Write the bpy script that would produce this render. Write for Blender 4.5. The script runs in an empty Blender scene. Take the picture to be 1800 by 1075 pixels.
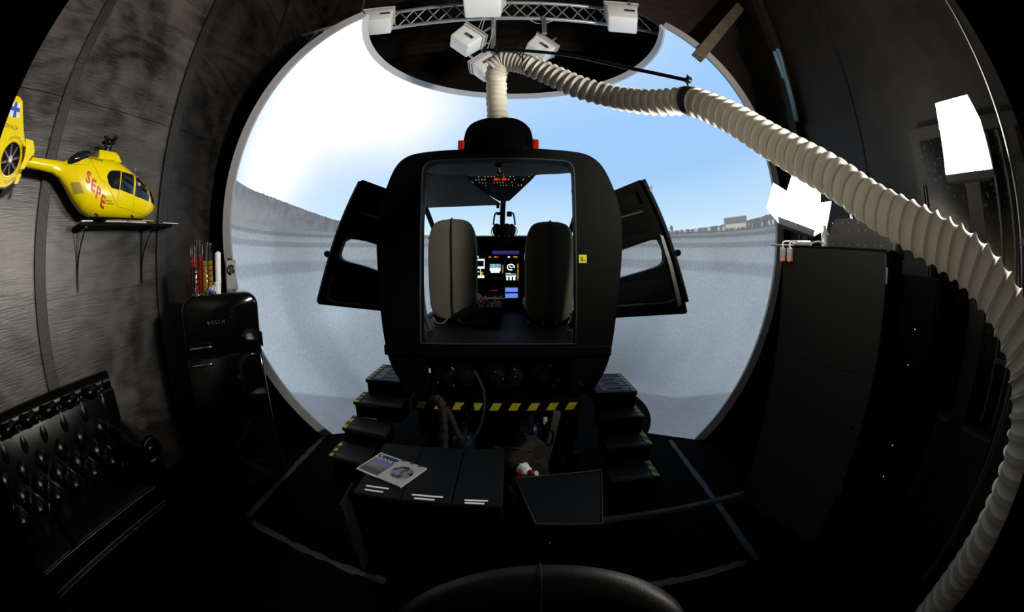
import bpy, bmesh, math, random
from mathutils import Vector, Matrix
from math import sin, cos, pi, radians as R_
random.seed(7)
SC = bpy.context.scene
COL = SC.collection

# ------------------------------------------------------------------ camera
cd = bpy.data.cameras.new('camera')
cam = bpy.data.objects.new('camera', cd); COL.objects.link(cam)
cam.location = (0, 0, 1.6)
cam.rotation_euler = (R_(83), 0, 0)
cd.type = 'PANO'
for tgt in (cd, getattr(cd, 'cycles', None)):
    try:
        tgt.panorama_type = 'FISHEYE_EQUISOLID'
        tgt.fisheye_lens = 13.1
        tgt.fisheye_fov = R_(185)
    except Exception:
        pass
cd.sensor_width = 36; cd.sensor_fit = 'HORIZONTAL'
cd.clip_start = 0.02; cd.clip_end = 60
SC.camera = cam

# ------------------------------------------------------------------ world and exposure
w = bpy.data.worlds.new('world'); SC.world = w; w.use_nodes = True
w.node_tree.nodes['Background'].inputs[0].default_value = (0.6, 0.7, 0.9, 1)
w.node_tree.nodes['Background'].inputs[1].default_value = 0.0
SC.view_settings.view_transform = 'Standard'
SC.view_settings.look = 'None'
SC.view_settings.exposure = 0.0
SC.view_settings.gamma = 1
SC.view_settings.use_curve_mapping = False
FLOOD = 370.0          # radiance of the two flood lamps' glass
SCREEN = 1.0          # strength of the projected picture on the dome

# ------------------------------------------------------------------ materials
def mat(name, col=(.5, .5, .5), rough=.5, metal=0., emit=None, es=0., bump=None, spec=None, coat=0., trans=0., mix=None):
    m = bpy.data.materials.new(name); m.use_nodes = True
    nt = m.node_tree; b = nt.nodes['Principled BSDF']
    b.inputs['Base Color'].default_value = (*col, 1)
    b.inputs['Roughness'].default_value = rough
    b.inputs['Metallic'].default_value = metal
    if spec is not None: b.inputs['Specular IOR Level'].default_value = spec
    if coat: b.inputs['Coat Weight'].default_value = coat
    if trans: b.inputs['Transmission Weight'].default_value = trans
    if emit:
        b.inputs['Emission Color'].default_value = (*emit, 1); b.inputs['Emission Strength'].default_value = es
    tc = nt.nodes.new('ShaderNodeTexCoord')
    if mix:      # (second colour, scale, stretch xyz, lo, hi)
        c2, sc, st, lo, hi = mix
        mp = nt.nodes.new('ShaderNodeMapping'); mp.inputs['Scale'].default_value = st
        nz = nt.nodes.new('ShaderNodeTexNoise'); nz.inputs['Scale'].default_value = sc; nz.inputs['Detail'].default_value = 7
        rp = nt.nodes.new('ShaderNodeValToRGB')
        rp.color_ramp.elements[0].position = lo; rp.color_ramp.elements[0].color = (*col, 1)
        rp.color_ramp.elements[1].position = hi; rp.color_ramp.elements[1].color = (*c2, 1)
        nt.links.new(tc.outputs['Object'], mp.inputs[0]); nt.links.new(mp.outputs[0], nz.inputs[0])
        nt.links.new(nz.outputs[0], rp.inputs[0]); nt.links.new(rp.outputs[0], b.inputs['Base Color'])
    if bump:     # (scale, strength)
        nz = nt.nodes.new('ShaderNodeTexNoise'); nz.inputs['Scale'].default_value = bump[0]; nz.inputs['Detail'].default_value = 4
        bp = nt.nodes.new('ShaderNodeBump'); bp.inputs['Strength'].default_value = bump[1]; bp.inputs['Distance'].default_value = .01
        nt.links.new(tc.outputs['Object'], nz.inputs[0]); nt.links.new(nz.outputs[0], bp.inputs['Height'])
        nt.links.new(bp.outputs[0], b.inputs['Normal'])
    return m

M = dict(
 shell=mat('matt_black_shell', (.0014, .0014, .0016), .55, bump=(220, .15), spec=.10),
 black=mat('black_paint', (.0012, .0012, .0015), .55, spec=.08),
 blackmetal=mat('black_metal', (.012, .012, .013), .35, .6),
 gloss=mat('gloss_black_enamel', (.003, .003, .003), .08, coat=.6),
 satin=mat('satin_black_laminate', (.004, .0045, .005), .5, bump=(60, .08), spec=.3),
 lid=mat('charcoal_board', (.005, .006, .0075), .6, bump=(90, .1), spec=.10),
 cabinet=mat('charcoal_cabinet_board', (.032, .034, .037), .6, bump=(150, .1), spec=.25),
 floor=mat('black_rough_floor', (.0008, .0008, .0010), .75, bump=(30, .5), spec=.03),
 brownwood=mat('dark_stained_wood', (.035, .022, .013), .6, mix=((.012, .008, .006), 5, (1, 1, 12), .35, .65)),
 beam=mat('weathered_timber', (.16, .115, .07), .7, mix=((.07, .05, .035), 6, (1, 1, 8), .35, .7)),
 blackwood=mat('black_stained_boards', (.012, .011, .010), .55, mix=((.022, .018, .014), 4, (6, 1, 1), .4, .7), bump=(40, .3)),
 fabric=mat('olive_grey_seat_fabric', (.17, .158, .126), .95, bump=(400, .4)),
 seam=mat('dark_seam', (.012, .011, .01), .8),
 grey=mat('grey_plastic', (.07, .07, .073), .5),
 slate=mat('slate_liner', (.022, .032, .042), .55),
 steel=mat('brushed_steel', (.45, .45, .46), .35, .85),
 chrome=mat('chrome', (.8, .8, .82), .12, 1.),
 alu=mat('truss_aluminium', (.55, .55, .55), .4, .7),
 rim=mat('dome_rim_grey', (.36, .34, .35), .6),
 lip=mat('dome_lip_white', (.7, .7, .7), .6),
 back=mat('dome_back_black', (.01, .01, .01), .7),
 white=mat('white_plastic', (.92, .92, .91), .4),
 clear=mat('pale_translucent_plastic', (.55, .56, .55), .25),
 duct=mat('cream_vinyl_duct', (.62, .585, .52), .6, bump=(30, .08)),
 sleeve=mat('cream_cloth_sleeve', (.66, .61, .50), .8, bump=(25, .35)),
 collar=mat('dark_slate_collar', (.06, .07, .09), .5),
 red=mat('red_lens', (.45, .012, .006), .25, emit=(1, .05, .02), es=.08),
 yellow=mat('yellow_tape', (.42, .38, .02), .6),
 stickery=mat('yellow_sticker', (.75, .68, .02), .5),
 tape=mat('worn_grey_tape', (.022, .026, .033), .6, mix=((.003, .003, .004), 9, (1, 1, 1), .40, .62)),
 leather=mat('black_leather', (.001, .001, .001), .2, bump=(260, .12), spec=.25),
 chairleather=mat('worn_black_leather', (.0025, .0022, .002), .45, bump=(300, .15), spec=.3),
 heli=mat('yellow_gloss_paint', (.95, .73, .0), .22, coat=.5),
 helired=mat('red_lettering', (.55, .01, .01), .4),
 heliblack=mat('black_lettering', (.02, .02, .02), .5),
 blue=mat('blue_lettering', (.02, .08, .5), .4),
 paper=mat('white_paper', (.8, .8, .82), .7),
 tint=mat('tinted_window', (.008, .011, .015), .05, coat=.5),
 skin=mat('doll_skin', (.6, .32, .2), .6),
 bluepaint=mat('blue_painted_metal', (.003, .007, .03), .4),
 rag=mat('dark_brown_cloth', (.006, .005, .0045), .95, mix=((.026, .020, .016), 14, (1, 1, 4), .45, .75)),
 hose=mat('dirty_rubber_hose', (.004, .0035, .003), .85, mix=((.02, .015, .011), 20, (1, 1, 3), .45, .75)),
 orange=mat('orange_foil', (.8, .28, .01), .2, .6),
 podred=mat('red_foil', (.5, .01, .01), .2, .6),
 gold=mat('gold_foil', (.75, .5, .05), .2, .7),
 ledred=mat('red_indicator', (.5, 0, 0), .4, emit=(1, .02, .0), es=3),
 strap=mat('pale_blue_rope', (.16, .3, .42), .7),
 belt=mat('grey_belt', (.2, .2, .22), .8),
)
def thin(m, col, k):
    nt = m.node_tree; b = nt.nodes['Principled BSDF']; o = [n for n in nt.nodes if n.type == 'OUTPUT_MATERIAL'][0]
    t = nt.nodes.new('ShaderNodeBsdfTranslucent'); t.inputs[0].default_value = (*col, 1)
    x = nt.nodes.new('ShaderNodeMixShader'); x.inputs[0].default_value = k
    nt.links.new(b.outputs[0], x.inputs[1]); nt.links.new(t.outputs[0], x.inputs[2]); nt.links.new(x.outputs[0], o.inputs[0])
thin(M['duct'], (.82, .78, .71), .2); thin(M['sleeve'], (.85, .80, .70), .3)
def emis(name, col, s):
    m = bpy.data.materials.new(name); m.use_nodes = True; nt = m.node_tree; nt.nodes.clear()
    o = nt.nodes.new('ShaderNodeOutputMaterial'); e = nt.nodes.new('ShaderNodeEmission')
    e.inputs[0].default_value = (*col, 1); e.inputs[1].default_value = s; nt.links.new(e.outputs[0], o.inputs[0]); return m
M['lampglass'] = emis('flood_lamp_glass', (1, .96, .86), FLOOD)
M['scrwhite'] = emis('display_white', (.85, 1, .95), 1.1)
M['scrblue'] = emis('display_blue', (.16, .30, .95), .9)
M['scrcyan'] = emis('display_cyan', (.2, .55, .6), .7)
M['scramber'] = emis('display_amber', (.9, .4, .06), .7)
M['scrred'] = emis('display_red', (1, .05, .02), .45)
M['violet'] = emis('violet_light_strip', (.13, .07, .55), .3)
M['lit'] = emis('lit_legend', (.8, .55, .38), .8)
M['litred'] = emis('lit_red_button', (1, .03, .01), .8)
M['scrdark'] = mat('display_glass', (.003, .004, .006), .12)

# ------------------------------------------------------------------ mesh helpers
def finish(bm, name, m, parent=None, smooth=False, angle=40):
    me = bpy.data.meshes.new(name)
    bmesh.ops.recalc_face_normals(bm, faces=bm.faces[:])
    bm.to_mesh(me); bm.free()
    for x in (m if isinstance(m, (list, tuple)) else [m]): me.materials.append(x)
    if smooth:
        for p in me.polygons: p.use_smooth = True
        try: me.set_sharp_from_angle(angle=R_(angle))
        except Exception: pass
    o = bpy.data.objects.new(name, me); COL.objects.link(o)
    if parent: o.parent = parent
    return o
def tag(o, label=None, cat=None, group=None, kind=None):
    if label: o['label'] = label
    if cat: o['category'] = cat
    if group: o['group'] = group
    if kind: o['kind'] = kind
    return o
def empty(name, label, cat, group=None, loc=(0, 0, 0), rz=0.):
    o = bpy.data.objects.new(name, None); COL.objects.link(o); o.location = loc; o.rotation_euler = (0, 0, rz)
    o.empty_display_size = .1
    return tag(o, label, cat, group)
def struct(bm, name, m, smooth=False):
    o = finish(bm, name, m, None, smooth); o['kind'] = 'structure'; return o
def copy_tree(o, parent=None):
    c = o.copy(); COL.objects.link(c)
    if parent: c.parent = parent
    for ch in o.children: copy_tree(ch, c)
    return c
def NB(): return bmesh.new()
def box(bm, a, b, bev=0., mtx=None, mi=0, seg=2):
    """box between corners a and b"""
    c = [(a[i]+b[i])/2 for i in range(3)]; s = [abs(b[i]-a[i]) for i in range(3)]
    t = bmesh.new(); bmesh.ops.create_cube(t, size=1)
    for v in t.verts: v.co = Vector((v.co.x*s[0]+c[0], v.co.y*s[1]+c[1], v.co.z*s[2]+c[2]))
    if bev: bmesh.ops.bevel(t, geom=t.edges[:], offset=min(bev, min(s)*.45), segments=seg, profile=.5, affect='EDGES')
    merge(bm, t, mtx, mi)
def merge(bm, t, mtx=None, mi=0):
    if mtx is not None: bmesh.ops.transform(t, matrix=mtx, verts=t.verts[:])
    vs = [bm.verts.new(v.co) for v in t.verts]
    t.verts.index_update()
    for f in t.faces:
        try:
            nf = bm.faces.new([vs[v.index] for v in f.verts]); nf.material_index = mi if mi else f.material_index
        except ValueError: pass
    t.free()
def obox(bm, center, size, rot=(0, 0, 0), bev=0., mi=0):
    from mathutils import Euler
    m = Matrix.Translation(center) @ Euler(rot).to_matrix().to_4x4()
    h = [s/2 for s in size]; box(bm, [-x for x in h], h, bev, m, mi)
def spline(pts, n=8):
    P = [Vector(p) for p in pts]; out = []
    for i in range(len(P)-1):
        p0 = P[max(i-1, 0)]; p1 = P[i]; p2 = P[i+1]; p3 = P[min(i+2, len(P)-1)]
        for k in range(n):
            t = k/n
            out.append(.5*((2*p1)+(p2-p0)*t+(2*p0-5*p1+4*p2-p3)*t*t+(3*p1-p0-3*p2+p3)*t**3))
    out.append(P[-1]); return out
def tube(bm, pts, r, seg=10, cap=True, mi=0, sx=1.):
    P = [Vector(p) for p in pts]; n = len(P)
    rr = r if isinstance(r, (list, tuple)) else [r]*n
    T = [(P[min(i+1, n-1)]-P[max(i-1, 0)]).normalized() for i in range(n)]
    u = T[0].orthogonal().normalized(); rings = []
    for i in range(n):
        u = (u-T[i]*u.dot(T[i]))
        if u.length < 1e-6: u = T[i].orthogonal()
        u.normalize(); v = T[i].cross(u)
        rings.append([bm.verts.new(P[i]+(u*cos(2*pi*k/seg)*sx+v*sin(2*pi*k/seg))*rr[i]) for k in range(seg)])
    for i in range(n-1):
        for k in range(seg):
            f = bm.faces.new([rings[i][k], rings[i][(k+1) % seg], rings[i+1][(k+1) % seg], rings[i+1][k]]); f.material_index = mi
    if cap:
        for g in (rings[0][::-1], rings[-1]):
            f = bm.faces.new(g); f.material_index = mi
def lathe(bm, prof, seg=24, mtx=None, mi=0):
    t = bmesh.new(); rings = []
    for r, z in prof:
        rings.append([t.verts.new((max(r, 1e-5)*cos(2*pi*k/seg), max(r, 1e-5)*sin(2*pi*k/seg), z)) for k in range(seg)])
    for i in range(len(rings)-1):
        for k in range(seg): t.faces.new([rings[i][k], rings[i][(k+1) % seg], rings[i+1][(k+1) % seg], rings[i+1][k]])
    t.faces.new(rings[0][::-1]); t.faces.new(rings[-1])
    merge(bm, t, mtx, mi)
def ball(bm, c, r, mi=0, sub=2, sc=(1, 1, 1)):
    t = bmesh.new(); bmesh.ops.create_icosphere(t, subdivisions=sub, radius=1)
    merge(bm, t, Matrix.Translation(c) @ Matrix.Diagonal((r*sc[0], r*sc[1], r*sc[2], 1)), mi)
def cyl(bm, a, b, r, seg=16, mi=0, r2=None):
    tube(bm, [a, b], [r, r if r2 is None else r2], seg, True, mi)
def plate(bm, outer, holes, d0, d1, fn, mi=0):
    """flat outline with holes between depths d0 and d1; fn(u, v, d) -> point"""
    t = bmesh.new(); E = []
    for lp in [outer]+list(holes):
        vs = [t.verts.new((p[0], p[1], 0)) for p in lp]
        for i in range(len(vs)): E.append(t.edges.new((vs[i], vs[(i+1) % len(vs)])))
    bmesh.ops.triangle_fill(t, use_beauty=True, edges=E)
    t.normal_update(); t.verts.index_update()
    tris = [[v.index for v in f.verts] for f in t.faces]; co = [(v.co.x, v.co.y) for v in t.verts]; t.free()
    A = [bm.verts.new(fn(x, y, d0)) for x, y in co]; B = [bm.verts.new(fn(x, y, d1)) for x, y in co]
    for f in tris:
        for S, q in ((A, f), (B, f[::-1])):
            nf = bm.faces.new([S[i] for i in q]); nf.material_index = mi
    k = 0
    for lp in [outer]+list(holes):
        n = len(lp)
        for i in range(n):
            nf = bm.faces.new([A[k+i], A[k+(i+1) % n], B[k+(i+1) % n], B[k+i]]); nf.material_index = mi
        k += n
def XZ(x, z, d): return Vector((x, d, z))
def YZ(y, z, d): return Vector((d, y, z))
def XY(x, y, d): return Vector((x, y, d))
def soft(poly, n=1):
    """Chaikin corner cutting of a closed outline"""
    for _ in range(n):
        q = []
        for i in range(len(poly)):
            a, b = poly[i], poly[(i+1) % len(poly)]
            q += [(a[0]*.78+b[0]*.22, a[1]*.78+b[1]*.22), (a[0]*.22+b[0]*.78, a[1]*.22+b[1]*.78)]
        poly = q
    return poly
def loft(bm, rings, closed=True, cap=True, mi=0):
    V = [[bm.verts.new(p) for p in r] for r in rings]; n = len(V[0])
    for i in range(len(V)-1):
        for k in range(n if closed else n-1):
            f = bm.faces.new([V[i][k], V[i][(k+1) % n], V[i+1][(k+1) % n], V[i+1][k]]); f.material_index = mi
    if cap and closed:
        for g in (V[0][::-1], V[-1]):
            f = bm.faces.new(g); f.material_index = mi
def text_bm(s, size, fn, bm, mi=0, spacing=1., bold=0.0):
    cu = bpy.data.curves.new('t', 'FONT'); cu.body = s; cu.size = size; cu.align_x = 'CENTER'; cu.align_y = 'CENTER'
    cu.space_character = spacing; cu.resolution_u = 2; cu.offset = bold
    o = bpy.data.objects.new('t', cu); COL.objects.link(o); bpy.context.view_layer.update()
    me = bpy.data.meshes.new_from_object(o.evaluated_get(bpy.context.evaluated_depsgraph_get()))
    t = bmesh.new(); t.from_mesh(me); bmesh.ops.subdivide_edges(t, edges=[e for e in t.edges if e.calc_length() > size*.25], cuts=2)
    for v in t.verts: v.co = fn(v.co.x, v.co.y)
    merge(bm, t, None, mi)
    bpy.data.objects.remove(o); bpy.data.curves.remove(cu); bpy.data.meshes.remove(me)

# ------------------------------------------------------------------ the room
def wall_material(k=1.):
    m = bpy.data.materials.new('black_stained_plywood'); m.use_nodes = True; nt = m.node_tree; b = nt.nodes['Principled BSDF']
    L = nt.links.new; N = nt.nodes.new
    tc = N('ShaderNodeTexCoord')
    mp = N('ShaderNodeMapping'); mp.inputs['Scale'].default_value = (1, .55, 1.5); L(tc.outputs['Object'], mp.inputs[0])
    n1 = N('ShaderNodeTexNoise'); n1.inputs['Scale'].default_value = .9; n1.inputs['Detail'].default_value = 2; n1.inputs['Distortion'].default_value = .6
    L(mp.outputs[0], n1.inputs[0])
    mul = N('ShaderNodeMath'); mul.operation = 'MULTIPLY'; mul.inputs[1].default_value = 60; L(n1.outputs[0], mul.inputs[0])
    sn = N('ShaderNodeMath'); sn.operation = 'SINE'; L(mul.outputs[0], sn.inputs[0])
    n2 = N('ShaderNodeTexNoise'); n2.inputs['Scale'].default_value = 2.2; n2.inputs['Detail'].default_value = 8; L(tc.outputs['Object'], n2.inputs[0])
    mp3 = N('ShaderNodeMapping'); mp3.inputs['Scale'].default_value = (1, 2, 30); L(tc.outputs['Object'], mp3.inputs[0])
    n3 = N('ShaderNodeTexNoise'); n3.inputs['Scale'].default_value = 3; n3.inputs['Detail'].default_value = 6; L(mp3.outputs[0], n3.inputs[0])
    a = N('ShaderNodeMath'); a.operation = 'MULTIPLY_ADD'; a.inputs[1].default_value = .07; L(sn.outputs[0], a.inputs[0]); L(n2.outputs[0], a.inputs[2])
    a2 = N('ShaderNodeMath'); a2.operation = 'MULTIPLY_ADD'; a2.inputs[1].default_value = .45; L(n3.outputs[0], a2.inputs[0]); L(a.outputs[0], a2.inputs[2])
    rp = N('ShaderNodeValToRGB'); e = rp.color_ramp.elements
    e[0].position = .52; e[0].color = (.010*k, .009*k, .0085*k, 1); e[1].position = .98; e[1].color = (.17*k, .148*k, .125*k, 1)
    L(a2.outputs[0], rp.inputs[0]); L(rp.outputs[0], b.inputs['Base Color'])
    b.inputs['Roughness'].default_value = .38
    bp = N('ShaderNodeBump'); bp.inputs['Strength'].default_value = .35; bp.inputs['Distance'].default_value = .01
    L(a2.outputs[0], bp.inputs['Height']); L(bp.outputs[0], b.inputs['Normal'])
    return m
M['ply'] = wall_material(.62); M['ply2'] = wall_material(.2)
WL, WR, WB, WF, HC_ = -2.95, 2.95, 7.3, -1.9, 5.9
b = NB(); box(b, (WL-.1, WF-.1, -.1), (WR+.1, WB+.1, 0)); struct(b, 'floor', M['floor'])
b = NB()
# plywood sheets with narrow gaps at the sheet joints
zs = [0, 1.55, 2.92, 4.2, HC_]
for i in range(4):
    y = WF
    for y1 in (-.76, .56, 1.92, 3.26, 4.6, 6.0, WB):
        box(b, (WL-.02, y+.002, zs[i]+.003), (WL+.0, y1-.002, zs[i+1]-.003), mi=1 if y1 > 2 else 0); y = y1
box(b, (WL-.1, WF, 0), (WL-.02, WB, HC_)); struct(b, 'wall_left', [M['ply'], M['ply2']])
b = NB(); box(b, (WR, WF, 0), (WR+.1, WB, HC_))
for y in (-1.2, 2.45, 3.4): box(b, (WR-.012, y-.6, 0), (WR, y+.345, HC_))
struct(b, 'wall_right', M['blackwood'])
b = NB(); box(b, (WL, WB, 0), (WR, WB+.1, HC_)); struct(b, 'wall_back', M['brownwood'])
b = NB(); box(b, (WL, WF-.1, 0), (WR, WF, HC_)); struct(b, 'wall_front', M['blackwood'])
b = NB(); box(b, (WL-.1, WF-.1, HC_), (WR+.1, WB+.1, HC_+.1)); struct(b, 'ceiling', M['brownwood'])
for i, y in enumerate((.60, 1.97, 3.30)):
    b = NB(); box(b, (WL, y-.06, 0), (WL+.045, y+.055, HC_), .006)
    struct(b, 'trim_%d' % (i+1), M['blackwood'])
for i, y in enumerate((2.2, 4.4, 6.2)):
    b = NB(); box(b, (WL, y-.05, HC_-.22), (WR, y+.05, HC_), .01)
    tag(finish(b, 'roof_beam', M['brownwood']), 'dark stained roof beam crossing above the dome, %s' % ('in front of the truss', 'just behind the truss', 'against the back wall')[i], 'beam')
# ------------------------------------------------------------------ the projection dome
DC = Vector((.02, 3.834, 2.045)); DR = 2.842
def dpt(a, e, r=DR): return DC + r*Vector((sin(a)*cos(e), cos(a)*cos(e), sin(e)))
def aL(e): return -(2.0294+.0669*e+.0378*e*e-.1111*e**3)
def aR(e): return 1.8276+.0443*e+.3074*e*e-.2577*e**3
E0 = math.asin(-2.04/DR); E1 = math.asin((4.289-2.045)/DR)
def dome_picture():
    m = bpy.data.materials.new('projected_airfield_picture'); m.use_nodes = True; nt = m.node_tree
    N = nt.nodes.new; L = nt.links.new
    bs = nt.nodes['Principled BSDF']; bs.inputs['Base Color'].default_value = (.05, .05, .05, 1); bs.inputs['Roughness'].default_value = .9
    bs.inputs['Specular IOR Level'].default_value = .1
    uv = N('ShaderNodeUVMap'); uv.uv_map = 'angles'
    sp = N('ShaderNodeSeparateXYZ'); L(uv.outputs[0], sp.inputs[0])
    az, el = sp.outputs[0], sp.outputs[1]          # degrees/100
    def mth(op, a, b=None, c=None):
        n = N('ShaderNodeMath'); n.operation = op
        for i, x in enumerate((a, b, c)):
            if x is None: continue
            if isinstance(x, (int, float)): n.inputs[i].default_value = x
            else: L(x, n.inputs[i])
        return n.outputs[0]
    def ramp(x, stops, interp='LINEAR'):
        n = N('ShaderNodeValToRGB'); n.color_ramp.interpolation = interp; e = n.color_ramp.elements
        while len(e) < len(stops): e.new(.5)
        for q, (p, c) in zip(e, stops): q.position = p; q.color = (*c, 1)
        L(x, n.inputs[0]); return n.outputs[0]
    def mixc(f, a, b):
        n = N('ShaderNodeMix'); n.data_type = 'RGBA'; L(f, n.inputs[0])
        for i, x in ((6, a), (7, b)):
            if isinstance(x, tuple): n.inputs[i].default_value = (*x, 1)
            else: L(x, n.inputs[i])
        return n.outputs[2]
    def noise(scale, detail=5, st=(1, 1, 1)):
        mp = N('ShaderNodeMapping'); mp.inputs['Scale'].default_value = st; L(uv.outputs[0], mp.inputs[0])
        n = N('ShaderNodeTexNoise'); n.inputs['Scale'].default_value = scale; n.inputs['Detail'].default_value = detail
        L(mp.outputs[0], n.inputs[0]); return n.outputs[0]
    def blob(a0, e0, sa, se):
        x = mth('DIVIDE', mth('SUBTRACT', az, a0), sa); y = mth('DIVIDE', mth('SUBTRACT', el, e0), se)
        d = mth('ADD', mth('MULTIPLY', x, x), mth('MULTIPLY', y, y))
        return mth('POWER', 2.718, mth('MULTIPLY', d, -1.0))
    def band(x, lo, hi, s=.003):
        a = N('ShaderNodeMapRange'); a.interpolation_type = 'SMOOTHSTEP'; L(x, a.inputs[0]); a.inputs[1].default_value = lo-s; a.inputs[2].default_value = lo+s
        c = N('ShaderNodeMapRange'); c.interpolation_type = 'SMOOTHSTEP'; L(x, c.inputs[0]); c.inputs[1].default_value = hi-s; c.inputs[2].default_value = hi+s
        return mth('MULTIPLY', a.outputs[0], mth('SUBTRACT', 1., c.outputs[0]))
    sky = ramp(mth('MULTIPLY_ADD', el, 1.6, 0.), [(0, (.66, .86, .97)), (.1, (.52, .75, .96)), (.32, (.35, .60, .95)), (.6, (.34, .60, .97)), (.9, (.46, .66, .95))])
    cl = noise(2.2, 3)
    g = mth('ADD', mth('MULTIPLY', blob(-.92, .46, .50, .27), 1.4), mth('MULTIPLY', blob(-.98, .13, .14, .11), .8))
    g = mth('ADD', g, mth('MULTIPLY', blob(-.45, .42, .30, .14), .30))
    g = mth('ADD', g, mth('MULTIPLY', blob(-1.0, .62, .4, .2), .5))
    g = mth('MULTIPLY', g, mth('MULTIPLY_ADD', cl, .9, .5))
    g = mth('MINIMUM', g, 1.25)
    sky = mixc(mth('MINIMUM', g, 1.), sky, (1.15, 1.12, 1.12))
    # apron and grass
    nz = noise(120, 3); nz2 = noise(6, 4)
    grd = ramp(mth('MULTIPLY', el, -2.), [(0, (.19, .225, .25)), (.05, (.25, .29, .33)), (.2, (.27, .32, .37)), (.5, (.25, .30, .35)), (.8, (.20, .25, .30)), (1, (.17, .20, .25))])
    k = mth('MULTIPLY_ADD', mth('SUBTRACT', nz, .5), .62, 1.12); k = mth('MULTIPLY', k, mth('MULTIPLY_ADD', nz2, .35, .83))
    ln = mth('MULTIPLY_ADD', mth('ADD', band(el, -.012, -.003, .002), band(el, -.040, -.026, .003)), -.30, 1.)
    bd = mth('MULTIPLY_ADD', band(mth('ADD', el, mth('MULTIPLY', mth('SUBTRACT', nz2, .5), .01)), -.108, -.078, .006), -.24, 1.)
    seam = mth('ADD', band(az, -.93, -.76, .03), band(az, .3, .62, .04)); seam = mth('MULTIPLY', seam, band(el, -.7, .03, .04))
    sd = mth('MULTIPLY_ADD', seam, -.13, 1.)
    # the blend edge of the lower projectors: a grey wedge along the bottom
    low = mth('SUBTRACT', mth('MULTIPLY', mth('ABSOLUTE', mth('ADD', az, -.0)), -.30), .08)
    wedge = mth('MULTIPLY', band(mth('SUBTRACT', el, mth('MULTIPLY_ADD', mth('ABSOLUTE', az), .42, -.83)), -.9, 0., .006), 1.)
    wd = mth('MULTIPLY_ADD', wedge, -.34, 1.)
    sh = mth('MULTIPLY_ADD', blob(.42, -.50, .35, .2), -.38, 1.)
    gl = mth('MULTIPLY_ADD', mth('ADD', blob(-.72, -.23, .10, .06), blob(-1.1, -.2, .2, .3)), .28, 1.)
    for f in (ln, bd, sd, wd, sh, gl): k = mth('MULTIPLY', k, f)
    v = N('ShaderNodeVectorMath'); v.operation = 'SCALE'; L(grd, v.inputs[0]); L(k, v.inputs[3])
    # horizon: wooded hill to the left, town to the right
    hl = N('ShaderNodeMapRange'); hl.interpolation_type = 'SMOOTHSTEP'; L(az, hl.inputs[0])
    hl.inputs[1].default_value = -.30; hl.inputs[2].default_value = -1.0; hl.inputs[3].default_value = 0.; hl.inputs[4].default_value = .078
    hr = N('ShaderNodeMapRange'); L(az, hr.inputs[0]); hr.inputs[1].default_value = .35; hr.inputs[2].default_value = 1.05; hr.inputs[3].default_value = .001; hr.inputs[4].default_value = .034
    hz = mth('ADD', mth('ADD', hl.outputs[0], hr.outputs[0]), mth('MULTIPLY', mth('SUBTRACT', noise(70, 3, (1, 0, 1)), .5), .009))
    hz = mth('MAXIMUM', hz, 0.001)
    isky = mth('GREATER_THAN', el, hz)
    hill = mixc(noise(45, 6), (.04, .055, .07), (.26, .28, .30))
    hillf = mth('MULTIPLY', mth('GREATER_THAN', el, mth('MULTIPLY', hz, .12)), 1.)
    # light haze over the hill where the sun stands
    hill = mixc(mth('MULTIPLY', blob(-1.12, .02, .28, .04), .55), hill, (.36, .38, .40))
    town = band(el, .008, .018, .002); town = mth('MULTIPLY', mth('MULTIPLY', town, mth('GREATER_THAN', noise(90, 2, (1, .2, 1)), .55)), mth('GREATER_THAN', az, .35))
    hill = mixc(mth('MULTIPLY', town, .8), hill, (.55, .56, .58))
    hall = mth('MULTIPLY', band(az, .80, .90, .003), band(el, .012, .040, .002)); hill = mixc(hall, hill, (.20, .21, .24))
    hallw = mth('MULTIPLY', band(az, .805, .895, .003), band(el, .012, .022, .002)); hill = mixc(hallw, hill, (.50, .48, .45))
    tree = blob(.585, .018, .008, .014); tree = mth('GREATER_THAN', tree, .5)
    c = mixc(hillf, v.outputs[0], hill); c = mixc(isky, c, sky)
    c = mixc(mth('MAXIMUM', hall, tree), c, hill)
    # overlap glow of the two projectors on the horizon seam
    L(c, bs.inputs['Emission Color']); bs.inputs['Emission Strength'].default_value = SCREEN
    return m
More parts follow.
